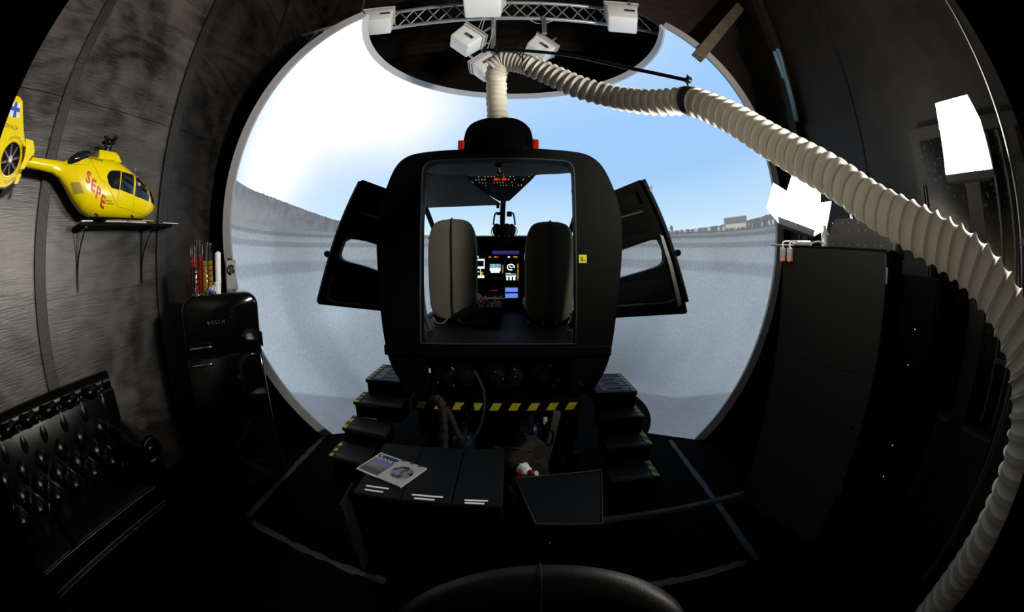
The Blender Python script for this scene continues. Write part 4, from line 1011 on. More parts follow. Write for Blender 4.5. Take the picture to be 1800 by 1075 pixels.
def model_heli():
    HX = -2.70; W0 = .145
    root = empty('model_helicopter', 'large yellow model helicopter with red SEPE lettering and a fenestron tail, on the wall shelf', 'model helicopter', loc=(HX, 1.2, 2.05)); HROOT = root
    def P(bm, n, m, par=None, sm=True, ang=35):
        bmesh.ops.translate(bm, vec=-root.location, verts=bm.verts[:]); return finish(bm, n, m, par or root, sm, ang)
    # stations: y, bottom, top, half width, exponent
    ST = [(.32, 2.33, 2.385, .030), (.50, 2.315, 2.38, .034), (.62, 2.275, 2.375, .045), (.70, 2.215, 2.40, .075), (.78, 2.145, 2.418, .105), (.88, 2.075, 2.425, .130), (.98, 2.045, 2.428, W0), (1.10, 2.037, 2.425, .152), (1.20, 2.033, 2.405, .155), (1.30, 2.030, 2.37, .155), (1.40, 2.030, 2.33, .150), (1.48, 2.036, 2.295, .138), (1.55, 2.052, 2.25, .115), (1.60, 2.075, 2.20, .085), (1.635, 2.105, 2.165, .045), (1.645, 2.125, 2.145, .012)]
    def at(y):
        for i in range(len(ST)-1):
            if ST[i][0] <= y <= ST[i+1][0]:
                t = (y-ST[i][0])/(ST[i+1][0]-ST[i][0]); return [ST[i][k]+(ST[i+1][k]-ST[i][k])*t for k in (1, 2, 3)]
        return list(ST[0][1:]) if y < ST[0][0] else list(ST[-1][1:])
    def surf(y, z, off=.002):
        b0, t0, w_ = at(y); zc, hz = (b0+t0)/2, (t0-b0)/2
        q = min(abs((z-zc)/hz), .995); return HX+w_*(1-q**2.6)**(1/2.6)+off
    bm = NB(); rings = []
    ys = []
    for i in range(len(ST)-1): ys += [ST[i][0]+(ST[i+1][0]-ST[i][0])*k/3 for k in range(3)]
    ys.append(ST[-1][0])
    for y in ys:
        b0, t0, w_ = at(y); zc, hz = (b0+t0)/2, (t0-b0)/2; r = []
        for k in range(32):
            a = 2*pi*k/32; c, s = cos(a), sin(a)
            r.append(Vector((HX+w_*math.copysign(abs(c)**(2/2.6), c), y, zc+hz*math.copysign(abs(s)**(2/2.6), s))))
        rings.append(r)
    loft(bm, rings); body = P(bm, 'fuselage', M['heli'])
    bm = NB(); tube(bm, [(HX, .66, 2.335), (HX, .40, 2.35), (HX, .235, 2.36)], [.045, .034, .032], 18); P(bm, 'tail_boom', M['heli'])
    # engine fairing with rotor mast
    bm = NB(); loft(bm, [[Vector((HX+sx*k, y, z)) for sx, y, z in ((-1, .95-.0, z0), (1, .95, z0), (1, 1.16+q, z0), (-1, 1.16+q, z0))] for k, z0, q in ((.09, 2.40, .03), (.08, 2.44, .0), (.06, 2.468, -.03))]); P(bm, 'mast_fairing', M['heli'])
    bm = NB(); tube(bm, spline([(HX+.05, .66, 2.36), (HX+.055, .76, 2.395), (HX+.05, .87, 2.43)], 5), [.01, .02, .03, .035, .04, .042, .04, .038, .036, .03, .02], 12); P(bm, 'exhaust', M['tint'])
    bm = NB(); cyl(bm, (HX, 1.06, 2.46), (HX, 1.06, 2.56), .008, 10)
    rh = P(bm, 'rotor_mast', M['steel'])
    bm = NB(); ball(bm, (HX, 1.06, 2.55), .028)
    for k in range(4):
        a = pi/2*k+.5; d = Vector((cos(a), sin(a), .0)); c0 = Vector((HX, 1.06, 2.555))
        tube(bm, [c0, c0+d*.05, c0+d*.09+Vector((0, 0, .01))], [.01, .016, .009], 8)
        cyl(bm, c0+d*.05+Vector((0, 0, -.03)), c0+d*.05+Vector((0, 0, .03)), .008, 8)
        cyl(bm, c0+d*.03+Vector((0, 0, -.07)), c0+d*.05+Vector((0, 0, 0)), .004, 6)
    lathe(bm, [(.035, 0), (.035, .01)], 16, Matrix.Translation((HX, 1.06, 2.50))); P(bm, 'rotor_head', M['blackmetal'], rh)
    # tail fin with ducted fan
    FX = HX
    fin = [(-.155, 2.725), (-.01, 2.720), (.055, 2.62), (.13, 2.50), (.195, 2.42), (.215, 2.355), (.175, 2.29), (.10, 2.235), (.03, 2.215), (-.08, 2.23), (-.14, 2.30), (-.16, 2.40), (-.13, 2.50), (-.13, 2.60)]
    cy, cz, rr = .045, 2.372, .098
    hole = [(cy+rr*cos(2*pi*k/36), cz+rr*sin(2*pi*k/36)) for k in range(36)]
    bm = NB(); plate(bm, soft(fin, 1), [hole], FX-.018, FX+.03, YZ); fn = P(bm, 'tail_fin', M['heli'], None, True, 30)
    bm = NB(); pts = [(FX+.03, y, z) for y, z in hole]; tube(bm, pts+[pts[0]], .006, 6); P(bm, 'duct_lip', M['heli'], fn)
    bm = NB(); plate(bm, [(cy+rr*.99*cos(2*pi*k/30), cz+rr*.99*sin(2*pi*k/30)) for k in range(30)], [], FX-.02, FX-.012, YZ); P(bm, 'duct_back', M['black'], fn)
    bm = NB(); lathe(bm, [(.004, .02), (.020, .016), (.024, -.0), (.024, -.02)], 16, Matrix.Translation((FX+.01, cy, cz)) @ Matrix.Rotation(pi/2, 4, 'Y')); P(bm, 'fan_hub', M['clear'], fn)
    for k in range(8):
        a = 2*pi*k/8+.2; bm = NB(); obox(bm, (FX+.0, cy+.058*cos(a), cz+.058*sin(a)), (.006, .072, .016), (a, 0, 0), .001)
        P(bm, 'fan_blade', M['grey'], fn)
    # stabiliser with end plates
    bm = NB(); box(bm, (FX-.15, .22, 2.352), (FX+.155, .30, 2.364), .004); sb = P(bm, 'stabiliser', M['heli'])
    bm = NB(); plate(bm, [(.185, 2.435), (.262, 2.428), (.300, 2.37), (.262, 2.32), (.235, 2.272), (.192, 2.272), (.215, 2.33), (.21, 2.38)], [], FX+.155, FX+.165, YZ); P(bm, 'end_plate', M['heli'], sb)
    bm = NB(); plate(bm, [(.19, 2.262), (.225, 2.258), (.205, 2.208), (.168, 2.205)], [], FX+.10, FX+.11, YZ); P(bm, 'end_plate', M['heli'], sb)
    # windows drawn on the fuselage surface
    def patch(poly, name, m, off=.0025, par=None):
        bm = NB(); t = bmesh.new(); vs = [t.verts.new((y, z, 0)) for y, z in soft(poly, 0)]
        t.faces.new(vs); bmesh.ops.triangulate(t, faces=t.faces[:])
        for _ in range(4): bmesh.ops.subdivide_edges(t, edges=[e for e in t.edges if e.calc_length() > .02], cuts=1); bmesh.ops.triangulate(t, faces=t.faces[:])
        for v in t.verts: v.co = Vector((surf(v.co.x, v.co.y, off), v.co.x, v.co.y))
        merge(bm, t); return P(bm, name, m, par)
    w1 = patch([(1.04, 2.28), (1.055, 2.31), (1.08, 2.322), (1.172, 2.33), (1.178, 2.20), (1.10, 2.21), (1.065, 2.235)], 'side_window', M['tint'])
    w2 = patch([(1.185, 2.325), (1.32, 2.318), (1.325, 2.178), (1.185, 2.203)], 'side_window', M['tint'])
    w3 = patch([(1.345, 2.31), (1.39, 2.305), (1.46, 2.262), (1.52, 2.19), (1.51, 2.148), (1.345, 2.172)], 'front_door_window', M['tint'])
    patch([(1.43, 2.298), (1.52, 2.262), (1.60, 2.19), (1.625, 2.15), (1.615, 2.135), (1.55, 2.15), (1.515, 2.22)], 'windscreen', M['tint'])
    patch([(1.36, 2.265), (1.395, 2.27), (1.40, 2.25), (1.37, 2.243)], 'pilot_head', M['skin'], .004, w3)
    patch([(1.36, 2.242), (1.40, 2.242), (1.43, 2.19), (1.43, 2.162), (1.375, 2.172)], 'pilot_jacket', M['bluepaint'], .004, w3)
    patch([(.715, 2.24), (.80, 2.235), (.85, 2.17), (.77, 2.17)], 'side_grille', mat('olive_grille', (.35, .30, .05), .5), .002)
    bm = NB()
    for pl in ([(1.165, 2.32), (1.175, 2.20), (1.18, 2.10)], [(1.335, 2.318), (1.338, 2.17), (1.35, 2.08)], [(1.06, 2.225), (1.18, 2.10), (1.50, 2.055), (1.58, 2.09)], [(.62, 2.35), (.85, 2.345), (.87, 2.39), (.90, 2.345), (.98, 2.26), (1.05, 2.23)]):
        s = []
        for i in range(len(pl)-1):
            for k in range(8): s.append((pl[i][0]+(pl[i+1][0]-pl[i][0])*k/8, pl[i][1]+(pl[i+1][1]-pl[i][1])*k/8))
        tube(bm, [(surf(y, z, .0005), y, z) for y, z in s], .0012, 4)
    P(bm, 'door_lines', M['heliblack'], body)
    def tx(s, y, z, size, ang, m, name, off=.003, spacing=1., slant=0.):
        bm = NB(); c, sn = cos(ang), sin(ang)
        text_bm(s, size, lambda u, v: (lambda yy, zz: Vector((surf(yy, zz, off), yy, zz)))(y+u*c-v*sn+slant*v, z+u*sn+v*c), bm, spacing=spacing, bold=.006 if size > .08 else 0)
        return P(bm, name, m, body, False)
    for k, ch in enumerate('SEPE'):
        bm = NB(); text_bm(ch, .100, lambda u, v: (lambda yy, zz: Vector((surf(yy, zz, .003), yy, zz)))(.868+k*.056+u*.95, 2.262-k*.047+v-u*.45), bm, bold=.003); P(bm, 'red_letter', M['helired'], body, False)
    tx('COPTERLINE', .915, 2.392, .026, -.10, M['heliblack'], 'black_lettering')
    tx('EC 135', 1.08, 2.408, .022, -.12, M['heliblack'], 'black_lettering')
    tx('LÄÄKÄRI JA', 1.09, 2.128, .013, -.06, M['heliblack'], 'black_lettering')
    tx('PELASTUSKOPTERI', 1.095, 2.112, .013, -.06, M['heliblack'], 'black_lettering')
    def ftx(s, y, z, size, ang, m, name, arc=None):
        bm = NB()
        if arc: text_bm(s, size, lambda u, v: Vector((FX+.0315, cy+(arc+v)*sin(u/arc+ang), cz+(arc+v)*cos(u/arc+ang))), bm)
        else: text_bm(s, size, lambda u, v: Vector((FX+.0315, y+u*cos(ang)-v*sin(ang), z+u*sin(ang)+v*cos(ang))), bm)
        return P(bm, name, m, fn, False)
    ftx('OH-HCH', -.03, 2.545, .036, -.10, M['heliblack'], 'registration')
    ftx('LENTÄVÄ JA PELASTUS', 0, 0, .026, .55, M['heliblack'], 'arched_lettering', .118)
    ftx('PELASTUS', 0, 0, .022, 2.9, M['heliblack'], 'arched_lettering', .125)
    # emblem: white square, blue cross
    bm = NB(); plate(bm, [(-.115, 2.69), (-.01, 2.685), (.03, 2.60), (-.09, 2.60)], [], FX+.031, FX+.032, YZ); em = P(bm, 'white_emblem', M['paper'], fn, False)
    bm = NB(); plate(bm, [(-.07, 2.688), (-.045, 2.687), (-.035, 2.658), (-.0, 2.655), (.012, 2.632), (-.022, 2.634), (-.012, 2.60), (-.045, 2.60), (-.055, 2.637), (-.10, 2.64), (-.108, 2.662), (-.068, 2.660)], [], FX+.0322, FX+.033, YZ); P(bm, 'blue_cross', M['blue'], em, False)
    # skids, antennas, lights
    bm = NB(); 
    for s in (-1, 1):
        tube(bm, [(HX+s*.14, .92, 2.020), (HX+s*.14, 1.45, 2.020)], .007, 6)
        for y in (1.0, 1.36): tube(bm, spline([(HX+s*.05, y, 2.06), (HX+s*.11, y, 2.045), (HX+s*.14, y, 2.022)], 4), .006, 6)
    P(bm, 'landing_skids', M['black'])
    for y, z in ((1.27, 2.36), (1.38, 2.335)):
        bm = NB(); tube(bm, [(HX+.03, y, z), (HX+.03, y+.0, z+.045), (HX+.03, y-.03*(y < 1.3), z+.06)], .003, 5); P(bm, 'antenna', M['steel'])
    fn.location.y += .045; fn.location.z -= .012; root.location.y += .05; root.scale = (1, 1, 1.04)
    return root
model_heli()

# ------------------------------------------------------------------ ventilation duct, its carrier rod
DUCT = [(-.143, 2.499, 3.055), (-.063, 2.478, 3.106), (.05, 2.445, 3.075), (.142, 2.414, 3.021), (.239, 2.383, 2.951), (.465, 2.271, 2.777), (.678, 2.155, 2.67), (.857, 1.988, 2.59), (.959, 1.856, 2.562), (1.011, 1.742, 2.520), (1.105, 1.542, 2.377), (1.165, 1.311, 2.196), (1.202, 1.137, 2.079), (1.232, .946, 1.965), (1.257, .782, 1.862), (1.282, .588, 1.779), (1.300, .438, 1.725), (1.303, .344, 1.690), (1.305, .24, 1.634), (1.308, .12, 1.545), (1.305, .02, 1.44), (1.300, -.045, 1.31), (1.315, -.075, 1.15), (1.345, -.085, .96), (1.385, -.08, .76), (1.42, -.08, .56), (1.45, -.1, .36), (1.46, -.14, .16)]
GRV = mat('grey_duct_groove', (.30, .285, .25), .7)  # darker groove colour supplies rib contrast the even light does not give
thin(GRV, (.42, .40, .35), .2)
def duct():
    root = empty('ventilation_duct', 'cream ribbed air duct running from the cockpit roof across the room down to the right', 'air duct', loc=(.9, 1.6, 0))
    def P(bm, n, m, par=None):
        bmesh.ops.translate(bm, vec=-root.location, verts=bm.verts[:]); return finish(bm, n, m, par or root, True, 75)
    raw = spline(DUCT, 60); acc = [0.]
    for i in range(1, len(raw)): acc.append(acc[-1]+(raw[i]-raw[i-1]).length)
    def pos(s):
        import bisect
        k = min(max(bisect.bisect(acc, s), 1), len(raw)-1); t = (s-acc[k-1])/max(acc[k]-acc[k-1], 1e-9); return raw[k-1].lerp(raw[k], t)
    tot = acc[-1]
    def near(p): return acc[min(range(len(raw)), key=lambda i: (raw[i]-Vector(p)).length)]
    s_col = near((1.00, 1.765, 2.53)); s_tail = near((1.305, .02, 1.44)); s_el = near((.142, 2.414, 3.02))
    def seg(s0, s1, pitch, fn, name, m, sub=9, seg_=36, groove=None):
        n = max(1, round((s1-s0)/pitch)); P_ = []; r = []
        for i in range(n*sub+1):
            t = i/sub; P_.append(pos(s0+(s1-s0)*i/(n*sub))); r.append(fn(t % 1., i/(n*sub)))
        bm = NB(); tube(bm, P_, r, seg_)
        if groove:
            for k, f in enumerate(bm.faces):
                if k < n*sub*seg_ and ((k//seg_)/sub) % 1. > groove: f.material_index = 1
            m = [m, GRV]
        return P(bm, name, m)
    # sleeve from the cowl up to the elbow
    sl = spline([(-.088, 2.60, 2.515), (-.09, 2.57, 2.56), (-.103, 2.565, 2.66), (-.113, 2.55, 2.80), (-.113, 2.536, 2.917), (-.118, 2.515, 3.0), (-.09, 2.49, 3.075)], 14)
    n = len(sl); bm = NB(); rnd = random.Random(2)
    tube(bm, sl, [.0745+.0035*sin(i*1.35)+.0015*sin(i*.5)+(.006 if i > n-22 else 0)-(.012 if i < 4 else 0) for i in range(n)], 32); P(bm, 'cloth_sleeve', M['sleeve'])
    cusp = lambda d: (lambda t, u: .084-d*sin(pi*t)**.8)
    seg(0, s_el, .034, lambda t, u: .086-.006*sin(pi*t), 'elbow_hose', M['duct'], 8)
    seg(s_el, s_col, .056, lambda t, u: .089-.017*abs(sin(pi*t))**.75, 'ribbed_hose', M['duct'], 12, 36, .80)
    seg(s_col-.035, s_col+.02, .02, lambda t, u: .089+.003*sin(2*pi*t), 'collar', M['collar'])
    def nearfn(t, u):
        # rounded ridges first, stretched cusps later
        a = .0735+.0195*max(0., 1-abs((t-.34)/.34)**3.4 if t < .68 else 0.)**.8
        c = .094-.017*abs(sin(pi*t))**.7
        k = min(max((u-.42)/.3, 0), 1); return a*(1-k)+c*k
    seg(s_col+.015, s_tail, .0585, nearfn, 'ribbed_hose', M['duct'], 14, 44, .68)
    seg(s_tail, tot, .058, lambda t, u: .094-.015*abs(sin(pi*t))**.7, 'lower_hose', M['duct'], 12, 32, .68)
    bm = NB(); q = pos(s_el-.0); tube(bm, spline([(-.0+.095, 2.36, 3.14), (.075, 2.345, 3.08), (.09, 2.37, 2.98), (.11, 2.40, 2.935)], 6), .004, 6); P(bm, 'hanging_cord', M['black'])
duct()
bm = NB(); tube(bm, spline([(-.212, 2.392, 3.167), (0.0, 2.36, 3.141), (.373, 2.184, 2.997), (.657, 2.0, 2.836), (.86, 1.868, 2.741), (1.007, 1.753, 2.668)], 8), .0125, 10)
rd = tag(finish(bm, 'carrier_rod', M['blackmetal'], None, True), 'long thin black rod above the duct, bending down to the duct collar', 'rod')
for p in ((-.20, 2.39, 3.165), (-.12, 2.38, 3.16), (.06, 2.35, 3.14), (1.0, 1.757, 2.675)):
    bm = NB(); obox(bm, p, (.03, .04, .035), (0, .2, .3), .004); cyl(bm, p, (p[0], p[1], p[2]+.035), .006, 8); finish(bm, 'clamp', M['blackmetal'], rd)
bm = NB(); tube(bm, [(.99, 1.765, 2.655), (1.0, 1.755, 2.60)], .005, 6); finish(bm, 'tie', M['black'], rd)

# ------------------------------------------------------------------ lighting truss and projectors
TY = 3.8
def truss():
    root = empty('ceiling_truss', 'straight aluminium lattice truss crossing the room above the dome', 'truss', loc=(0, TY, 4.75))
    for z in (-.135, .155):
        for y in (.0,):
            bm = NB(); cyl(bm, (-2.9, y, z), (2.9, y, z), .026, 12); finish(bm, 'chord_tube', M['alu'], root, True)
    for y in (-.012, .012):
        bm = NB(); n = 32
        for i in range(n):
            x0 = -2.85+5.7*i/n; x1 = -2.85+5.7*(i+1)/n
            z0, z1 = (-.12, .14) if (i % 2) ^ (y > 0) else (.14, -.12); cyl(bm, (x0, y, z0), (x1, y, z1), .009, 6)
        finish(bm, 'lattice_bracing', M['alu'], root, True)
    for x in (-2.0, 0, 2.0):
        bm = NB(); cyl(bm, (x, .0, .155), (x, .0, HC_-4.75), .012, 8); finish(bm, 'hanger', M['steel'], root)
truss()
def projector(loc, rot, lab, w_=.36, h_=.27, d_=.30, slot=0):
    root = empty('projector', lab, 'projector', 'projectors hanging from the truss', loc)
    root.rotation_euler = rot
    bm = NB(); pr = [(-w_/2, -h_/2), (w_/2, -h_/2), (w_/2*1.06, h_/2*.5), (w_/2*1.06, h_/2*.62), (-w_/2*1.06, h_/2*.62), (-w_/2*1.06, h_/2*.5)]
    bm = NB(); rr = soft([(-w_*.45, -h_/2), (w_*.45, -h_/2), (w_*.5, h_*.30), (-w_*.5, h_*.30)], 2)
    t = bmesh.new(); bmesh.ops.create_cube(t, size=1)
    for v in t.verts:
        k = .90 if v.co.z < 0 else 1.0
        v.co = Vector((v.co.x*w_*k, v.co.y*d_*k, -h_*.10+v.co.z*h_*.80))
    bmesh.ops.bevel(t, geom=t.edges[:], offset=.022, segments=3, profile=.5, affect='EDGES'); merge(bm, t)
    body = finish(bm, 'body', M['white'], root, True, 60)
    bm = NB(); box(bm, (-w_*.52, -d_/2*.96, h_*.31), (w_*.52, d_/2, h_*.44), .004)
    box(bm, (-w_*.56, -d_/2*1.04, h_*.46), (w_*.56, d_/2*1.02, h_*.50), .003)
    finish(bm, 'mounting_cage', M['clear'], root)
    for s in (-1, 1):
        for q in (-1, 1): bm = NB(); cyl(bm, (s*w_*.4, q*d_*.35, h_*.3), (s*w_*.4, q*d_*.35, h_*.5), .008, 8); finish(bm, 'spacer', M['steel'], root)
    bm = NB(); sx = .08 if slot == 0 else .02
    box(bm, (sx-.05, -d_/2-.003, -h_*.12), (sx+.07, -d_/2+.001, h_*.02), .002); finish(bm, 'port_panel', M['grey'], body)
    bm = NB(); cyl(bm, (sx+.04, -d_/2-.004, -h_*.05), (sx+.04, -d_/2-.010, -h_*.05), .012, 12); finish(bm, 'socket', M['black'], body)
    bm = NB(); cyl(bm, (0, d_*.2, h_*.5), (0, d_*.2, h_*.5+.25), .016, 8); finish(bm, 'drop_pole', M['steel'], root)
    bm = NB(); lathe(bm, [(.05, 0), (.055, .03), (.04, .04)], 20, Matrix.Translation((-w_*.2, d_/2, 0)) @ Matrix.Rotation(-pi/2, 4, 'X')); finish(bm, 'lens', M['tint'], root, True)
projector((-1.615, 3.60, 4.62), (R_(-14), R_(-4), .25), 'white projector at the left end of the truss, above the dome rim')
projector((-.33, 3.52, 4.685), (R_(-16), R_(2), 0), 'largest white projector in the middle of the truss', .46, .33, .34)
projector((1.29, 3.55, 4.57), (R_(-14), R_(4), -.22), 'white projector towards the right end of the truss', .38, .34, .30)
projector((-.50, 3.62, 4.13), (R_(-8), R_(42), .1), 'tilted white projector left of the duct elbow', .30, .28, .26, 1)
projector((.335, 3.95, 4.20), (R_(-8), R_(-38+76), .1), 'tilted white projector right of the duct elbow, behind the black rod', .30, .26, .26, 1)
projector((-.29, 3.70, 3.78), (R_(-8), R_(-40), .1), 'tilted white projector mostly hidden behind the duct elbow', .26, .24, .24, 1)
for x, z0 in ((-.215, 4.0), (.38, 4.44)):
    bm = NB(); box(bm, (x-.028, 3.755, z0-.1), (x+.028, 3.80, 4.60), .004); cyl(bm, (x, 3.75, z0), (x, 3.75, 4.55), .006, 6)
    tag(finish(bm, 'mounting_post', M['steel']), 'aluminium post hanging from the truss, %s' % ('behind the duct elbow' if x < 0 else 'over the right tilted projector'), 'post', 'posts under the truss')
bm = NB()
tube(bm, spline([(-.30, 3.7, 4.62), (-.35, 3.7, 4.3), (-.27, 3.7, 4.12), (-.22, 3.72, 4.35), (-.2, 3.74, 4.6)], 8), .005, 6)
tube(bm, spline([(-.32, 3.68, 4.62), (-.39, 3.68, 4.25), (-.29, 3.68, 4.02), (-.24, 3.7, 4.2)], 8), .004, 6)
tag(finish(bm, 'signal_cable', M['clear'], None, True), 'thin pale cables looping down beside the post under the middle projector', 'cable')
bm = NB(); tube(bm, spline([(.20, 3.80, 4.60), (.30, 3.80, 4.53), (.42, 3.80, 4.55), (.5, 3.80, 4.60)], 8), .006, 6)
tag(finish(bm, 'signal_cable', M['sleeve'], None, True), 'short pale cable sagging from the truss right of the middle projector', 'cable')

# ------------------------------------------------------------------ timber and ropes, upper right
bm = NB(); a, b_ = Vector((2.86, 3.25, 5.0)), Vector((1.95, 3.25, 3.85))
cyl(bm, a, b_, .01, 4); bm.free(); bm = NB()
d = (b_-a); L = d.length; ang = math.atan2(-d.z, d.x)
obox(bm, (a+b_)/2+Vector((0, -.14, 0)), (L, .10, .13), (0, ang, 0), .008)
tag(finish(bm, 'timber_brace', M['beam']), 'diagonal weathered timber brace in the upper right behind the dome edge', 'timber brace')
bm = NB(); box(bm, (2.82, 2.66, 0), (2.93, 2.78, HC_-.02), .008); tag(finish(bm, 'timber_post', M['brownwood']), 'upright dark timber post beside the right wall', 'timber post')
bm = NB(); arc = [(.02+2.95*sin(t), 2.045+2.95*cos(t)) for t in [R_(82-k*5) for k in range(12)]]
plate(bm, [(2.949, 2.46)]+arc[1:]+[(arc[-1][0], HC_-.3), (2.949, HC_-.3)], [], 3.42, 3.45, XZ); struct(bm, 'wall_partition', M['brownwood'])
bm = NB(); tube(bm, spline([(2.80, 2.62, 4.00), (2.805, 2.62, 3.88), (2.80, 2.63, 3.72), (2.81, 2.63, 3.55), (2.815, 2.63, 3.35), (2.82, 2.63, 3.12)], 6), .028, 8)
tube(bm, spline([(2.73, 2.62, 3.94), (2.735, 2.62, 3.84), (2.755, 2.63, 3.74), (2.77, 2.63, 3.62)], 6), .022, 8)
tag(finish(bm, 'hanging_rope', M['strap'], None, True), 'pale blue rope hanging on the timber post at the upper right', 'rope')

# ------------------------------------------------------------------ right-hand cabinet
CB = Vector((1.60, 1.745, 0)); CD = Vector((1.80, 1.04, 0)); ca = math.atan2(CD.y-CB.y, CD.x-CB.x)
def cabinet():
    root = empty('tall_cabinet', 'tall charcoal cabinet with horizontal panel joints on the right, lamp and rack on top', 'cabinet', loc=(CB.x, CB.y, 0), rz=ca)
    L = (CD-CB).length; H = 1.735
    bm = NB()
    zs = [0.03, .71, 1.105, H]
    for i in range(3): box(bm, (0, -.0, zs[i]+.0015), (L, .02, zs[i+1]-.0015), .001)
    finish(bm, 'front_panel', M['cabinet'], root)
    bm = NB(); box(bm, (.01, .02, 0), (L-.005, .60, H-.005)); finish(bm, 'carcass', M['black'], root)
    bm = NB(); box(bm, (0, 0, H-.0), (L+.01, .62, H+.012), .002); finish(bm, 'top_board', M['lid'], root)
    for z in (1.62, .45):
        bm = NB(); box(bm, (L, .006, z-.04), (L+.012, .03, z+.04), .002); finish(bm, 'hinge', M['steel'], root)
    bm = NB(); cyl(bm, (L-.06, -.008, .82), (L-.06, 0, .82), .012, 12); finish(bm, 'cable_hole', M['black'], root)
    return Matrix.Translation(root.location) @ Matrix.Rotation(ca, 4, 'Z'), L, H+.012
CM, CLn, CH = cabinet()
def oncab(x, y, z=0.): return CM @ Vector((x, y, CH+z))
# glossy rack standing next to it
bm = NB(); box(bm, (0, 0, .03), (.45, .29, 1.64), .01)
rk = finish(bm, 'black_rack', M['black']); rk.location = (1.96, .715, 0)
tag(rk, 'tall narrow black rack with tiny blue glints, right of the charcoal cabinet', 'rack')
bm = NB(); box(bm, (-.012, .02, .06), (.0, .27, 1.61), .004); dr_ = finish(bm, 'glass_door', M['black'], rk)
led = emis('blue_led', (.3, .4, 1), 1.5)
for z, y in ((.60, .10), (.78, .12), (1.20, .16), (1.38, .15)):
    bm = NB(); ball(bm, (-.014, y, z), .0035); finish(bm, 'indicator_light', led, dr_)
# riveted grey rack unit
root = empty('riveted_rack_unit', 'grey riveted metal unit with a handle on top of the right cabinet', 'rack unit', loc=oncab(.50, .20), rz=ca)
bm = NB(); box(bm, (-.20, -.12, .0), (.27, .28, .075), .006); lo = finish(bm, 'body', M['grey'], root)
bm = NB(); plate(bm, [(-.20, .075), (.25, .075), (.21, .165), (-.14, .165)], [], -.10, .26, XZ); finish(bm, 'upper_body', M['grey'], root)
for i in range(7):
    for z, y in ((.02, -.12), (.10, -.10), (.14, -.10)):
        bm = NB(); ball(bm, (-.16+i*.058+(.01 if i % 2 else 0), y-.001, z), .006, 0, 1); finish(bm, 'rivet', M['steel'], lo)
bm = NB(); tube(bm, spline([(-.05, -.02, .165), (-.04, -.02, .215), (.10, -.02, .225), (.12, -.02, .165)], 6), .007, 8); finish(bm, 'handle', M['steel'], root, True)
bm = NB(); lathe(bm, [(.02, 0), (.024, .01), (.024, .08), (.012, .10), (.012, .12), (.016, .125)], 16); o = finish(bm, 'spray_bottle', M['clear'], None, True); o.location = oncab(.28, .12, .0)
o.location = oncab(.275, .10, .0); tag(o, 'small clear bottle between the lamp and the grey unit on the cabinet', 'bottle')
bm = NB(); tube(bm, [oncab(.07, .03, .016), oncab(.20, .03, .016)], .015, 8); tube(bm, spline([oncab(.20, .03, .016), oncab(.25, .05, .03), oncab(.30, .06, .012)], 5), .006, 6)
tag(finish(bm, 'power_strip', M['white'], None, True), 'white power strip lying along the front edge of the cabinet top', 'power strip')
for k, y in enumerate((.04, .075)):
    root = empty('plug_adapter', 'small white adapter with red light hanging over the cabinet edge, %s' % ('left one, nearer the dome' if k == 0 else 'right one'), 'adapter', 'adapters on the cabinet edge', CM @ Vector((.01+k*.055, -.018, CH-.055)), ca)
    bm = NB(); box(bm, (-.018, -.012, -.04), (.018, .016, .04), .005); finish(bm, 'body', M['white'], root, True)
    bm = NB(); ball(bm, (0, -.013, -.035), .006); finish(bm, 'red_light', M['ledred'], root)
    bm = NB(); tube(bm, spline([(0, 0, .04), (0, .01, .075), (.04, .04, .08), (.07, .05, .066)], 5), .005, 6); finish(bm, 'lead', M['white'], root, True)

# ------------------------------------------------------------------ flood lamps
def flood(loc, rot, lab, s=.30, grp='flood lamps', wings=('bottom', 'top', 'left', 'right')):
    root = empty('flood_lamp', lab, 'flood lamp', grp, loc); root.rotation_euler = rot
    # local: glass faces -Y
    bm = NB(); loft(bm, [[Vector((x*k, y, z*k)) for x, z in ((-1, -1), (1, -1), (1, 1), (-1, 1))] for k, y in ((s/2, -.02), (s/2, .03), (s*.32, .12))])
    finish(bm, 'housing', M['grey'], root)
    bm = NB(); q = s/2-.008; f = [bm.verts.new(p) for p in ((-q, -.0215, -q), (q, -.0215, -q), (q, -.0215, q), (-q, -.0215, q))]; bm.faces.new(f)
    finish(bm, 'lamp_glass', M['lampglass'], root)
    hw = s/2
    for nm, pts in (('bottom', [(-hw, -.02, -hw), (hw, -.02, -hw), (hw, -.15, -hw-.02), (-hw, -.15, -hw-.02)]), ('top', [(-hw, -.02, hw), (hw, -.02, hw), (hw*.8, -.12, hw+.14), (-hw*.8, -.12, hw+.14)]), ('left', [(-hw, -.02, -hw), (-hw, -.02, hw), (-hw-.11, -.12, hw*.8), (-hw-.11, -.12, -hw*.8)]),
                    ('right', [(hw, -.02, -hw), (hw, -.02, hw), (hw+.09, -.14, hw*.8), (hw+.09, -.14, -hw*.8)])):
        if nm not in wings: continue
        bm = NB(); P_ = [Vector(p) for p in pts]; n = (P_[1]-P_[0]).cross(P_[2]-P_[0]).normalized()*.0015
        loft(bm, [[p-n for p in P_], [p+n for p in P_]]); finish(bm, 'barn_door', M['white'], root)
    bm = NB(); tube(bm, [(-hw-.012, .04, 0), (-hw-.012, .16, -.02), (hw+.012, .16, -.02), (hw+.012, .04, 0)], .007, 6); finish(bm, 'yoke', M['blackmetal'], root)
    return root
def attach(o, root):
    bpy.context.view_layer.update(); o.parent = root; o.matrix_parent_inverse = root.matrix_world.inverted()
lamp_a = flood((2.42, .54, 2.37), (R_(-34), R_(-3), R_(-90)+.08), 'very bright square flood lamp high on the right wall', .41, wings=('top',))
lamp_b = flood((2.10, 2.06, 2.02), (R_(-24), R_(16), R_(-45)-.05), 'bright flood lamp on the cabinet top beside the dome rim', .30)
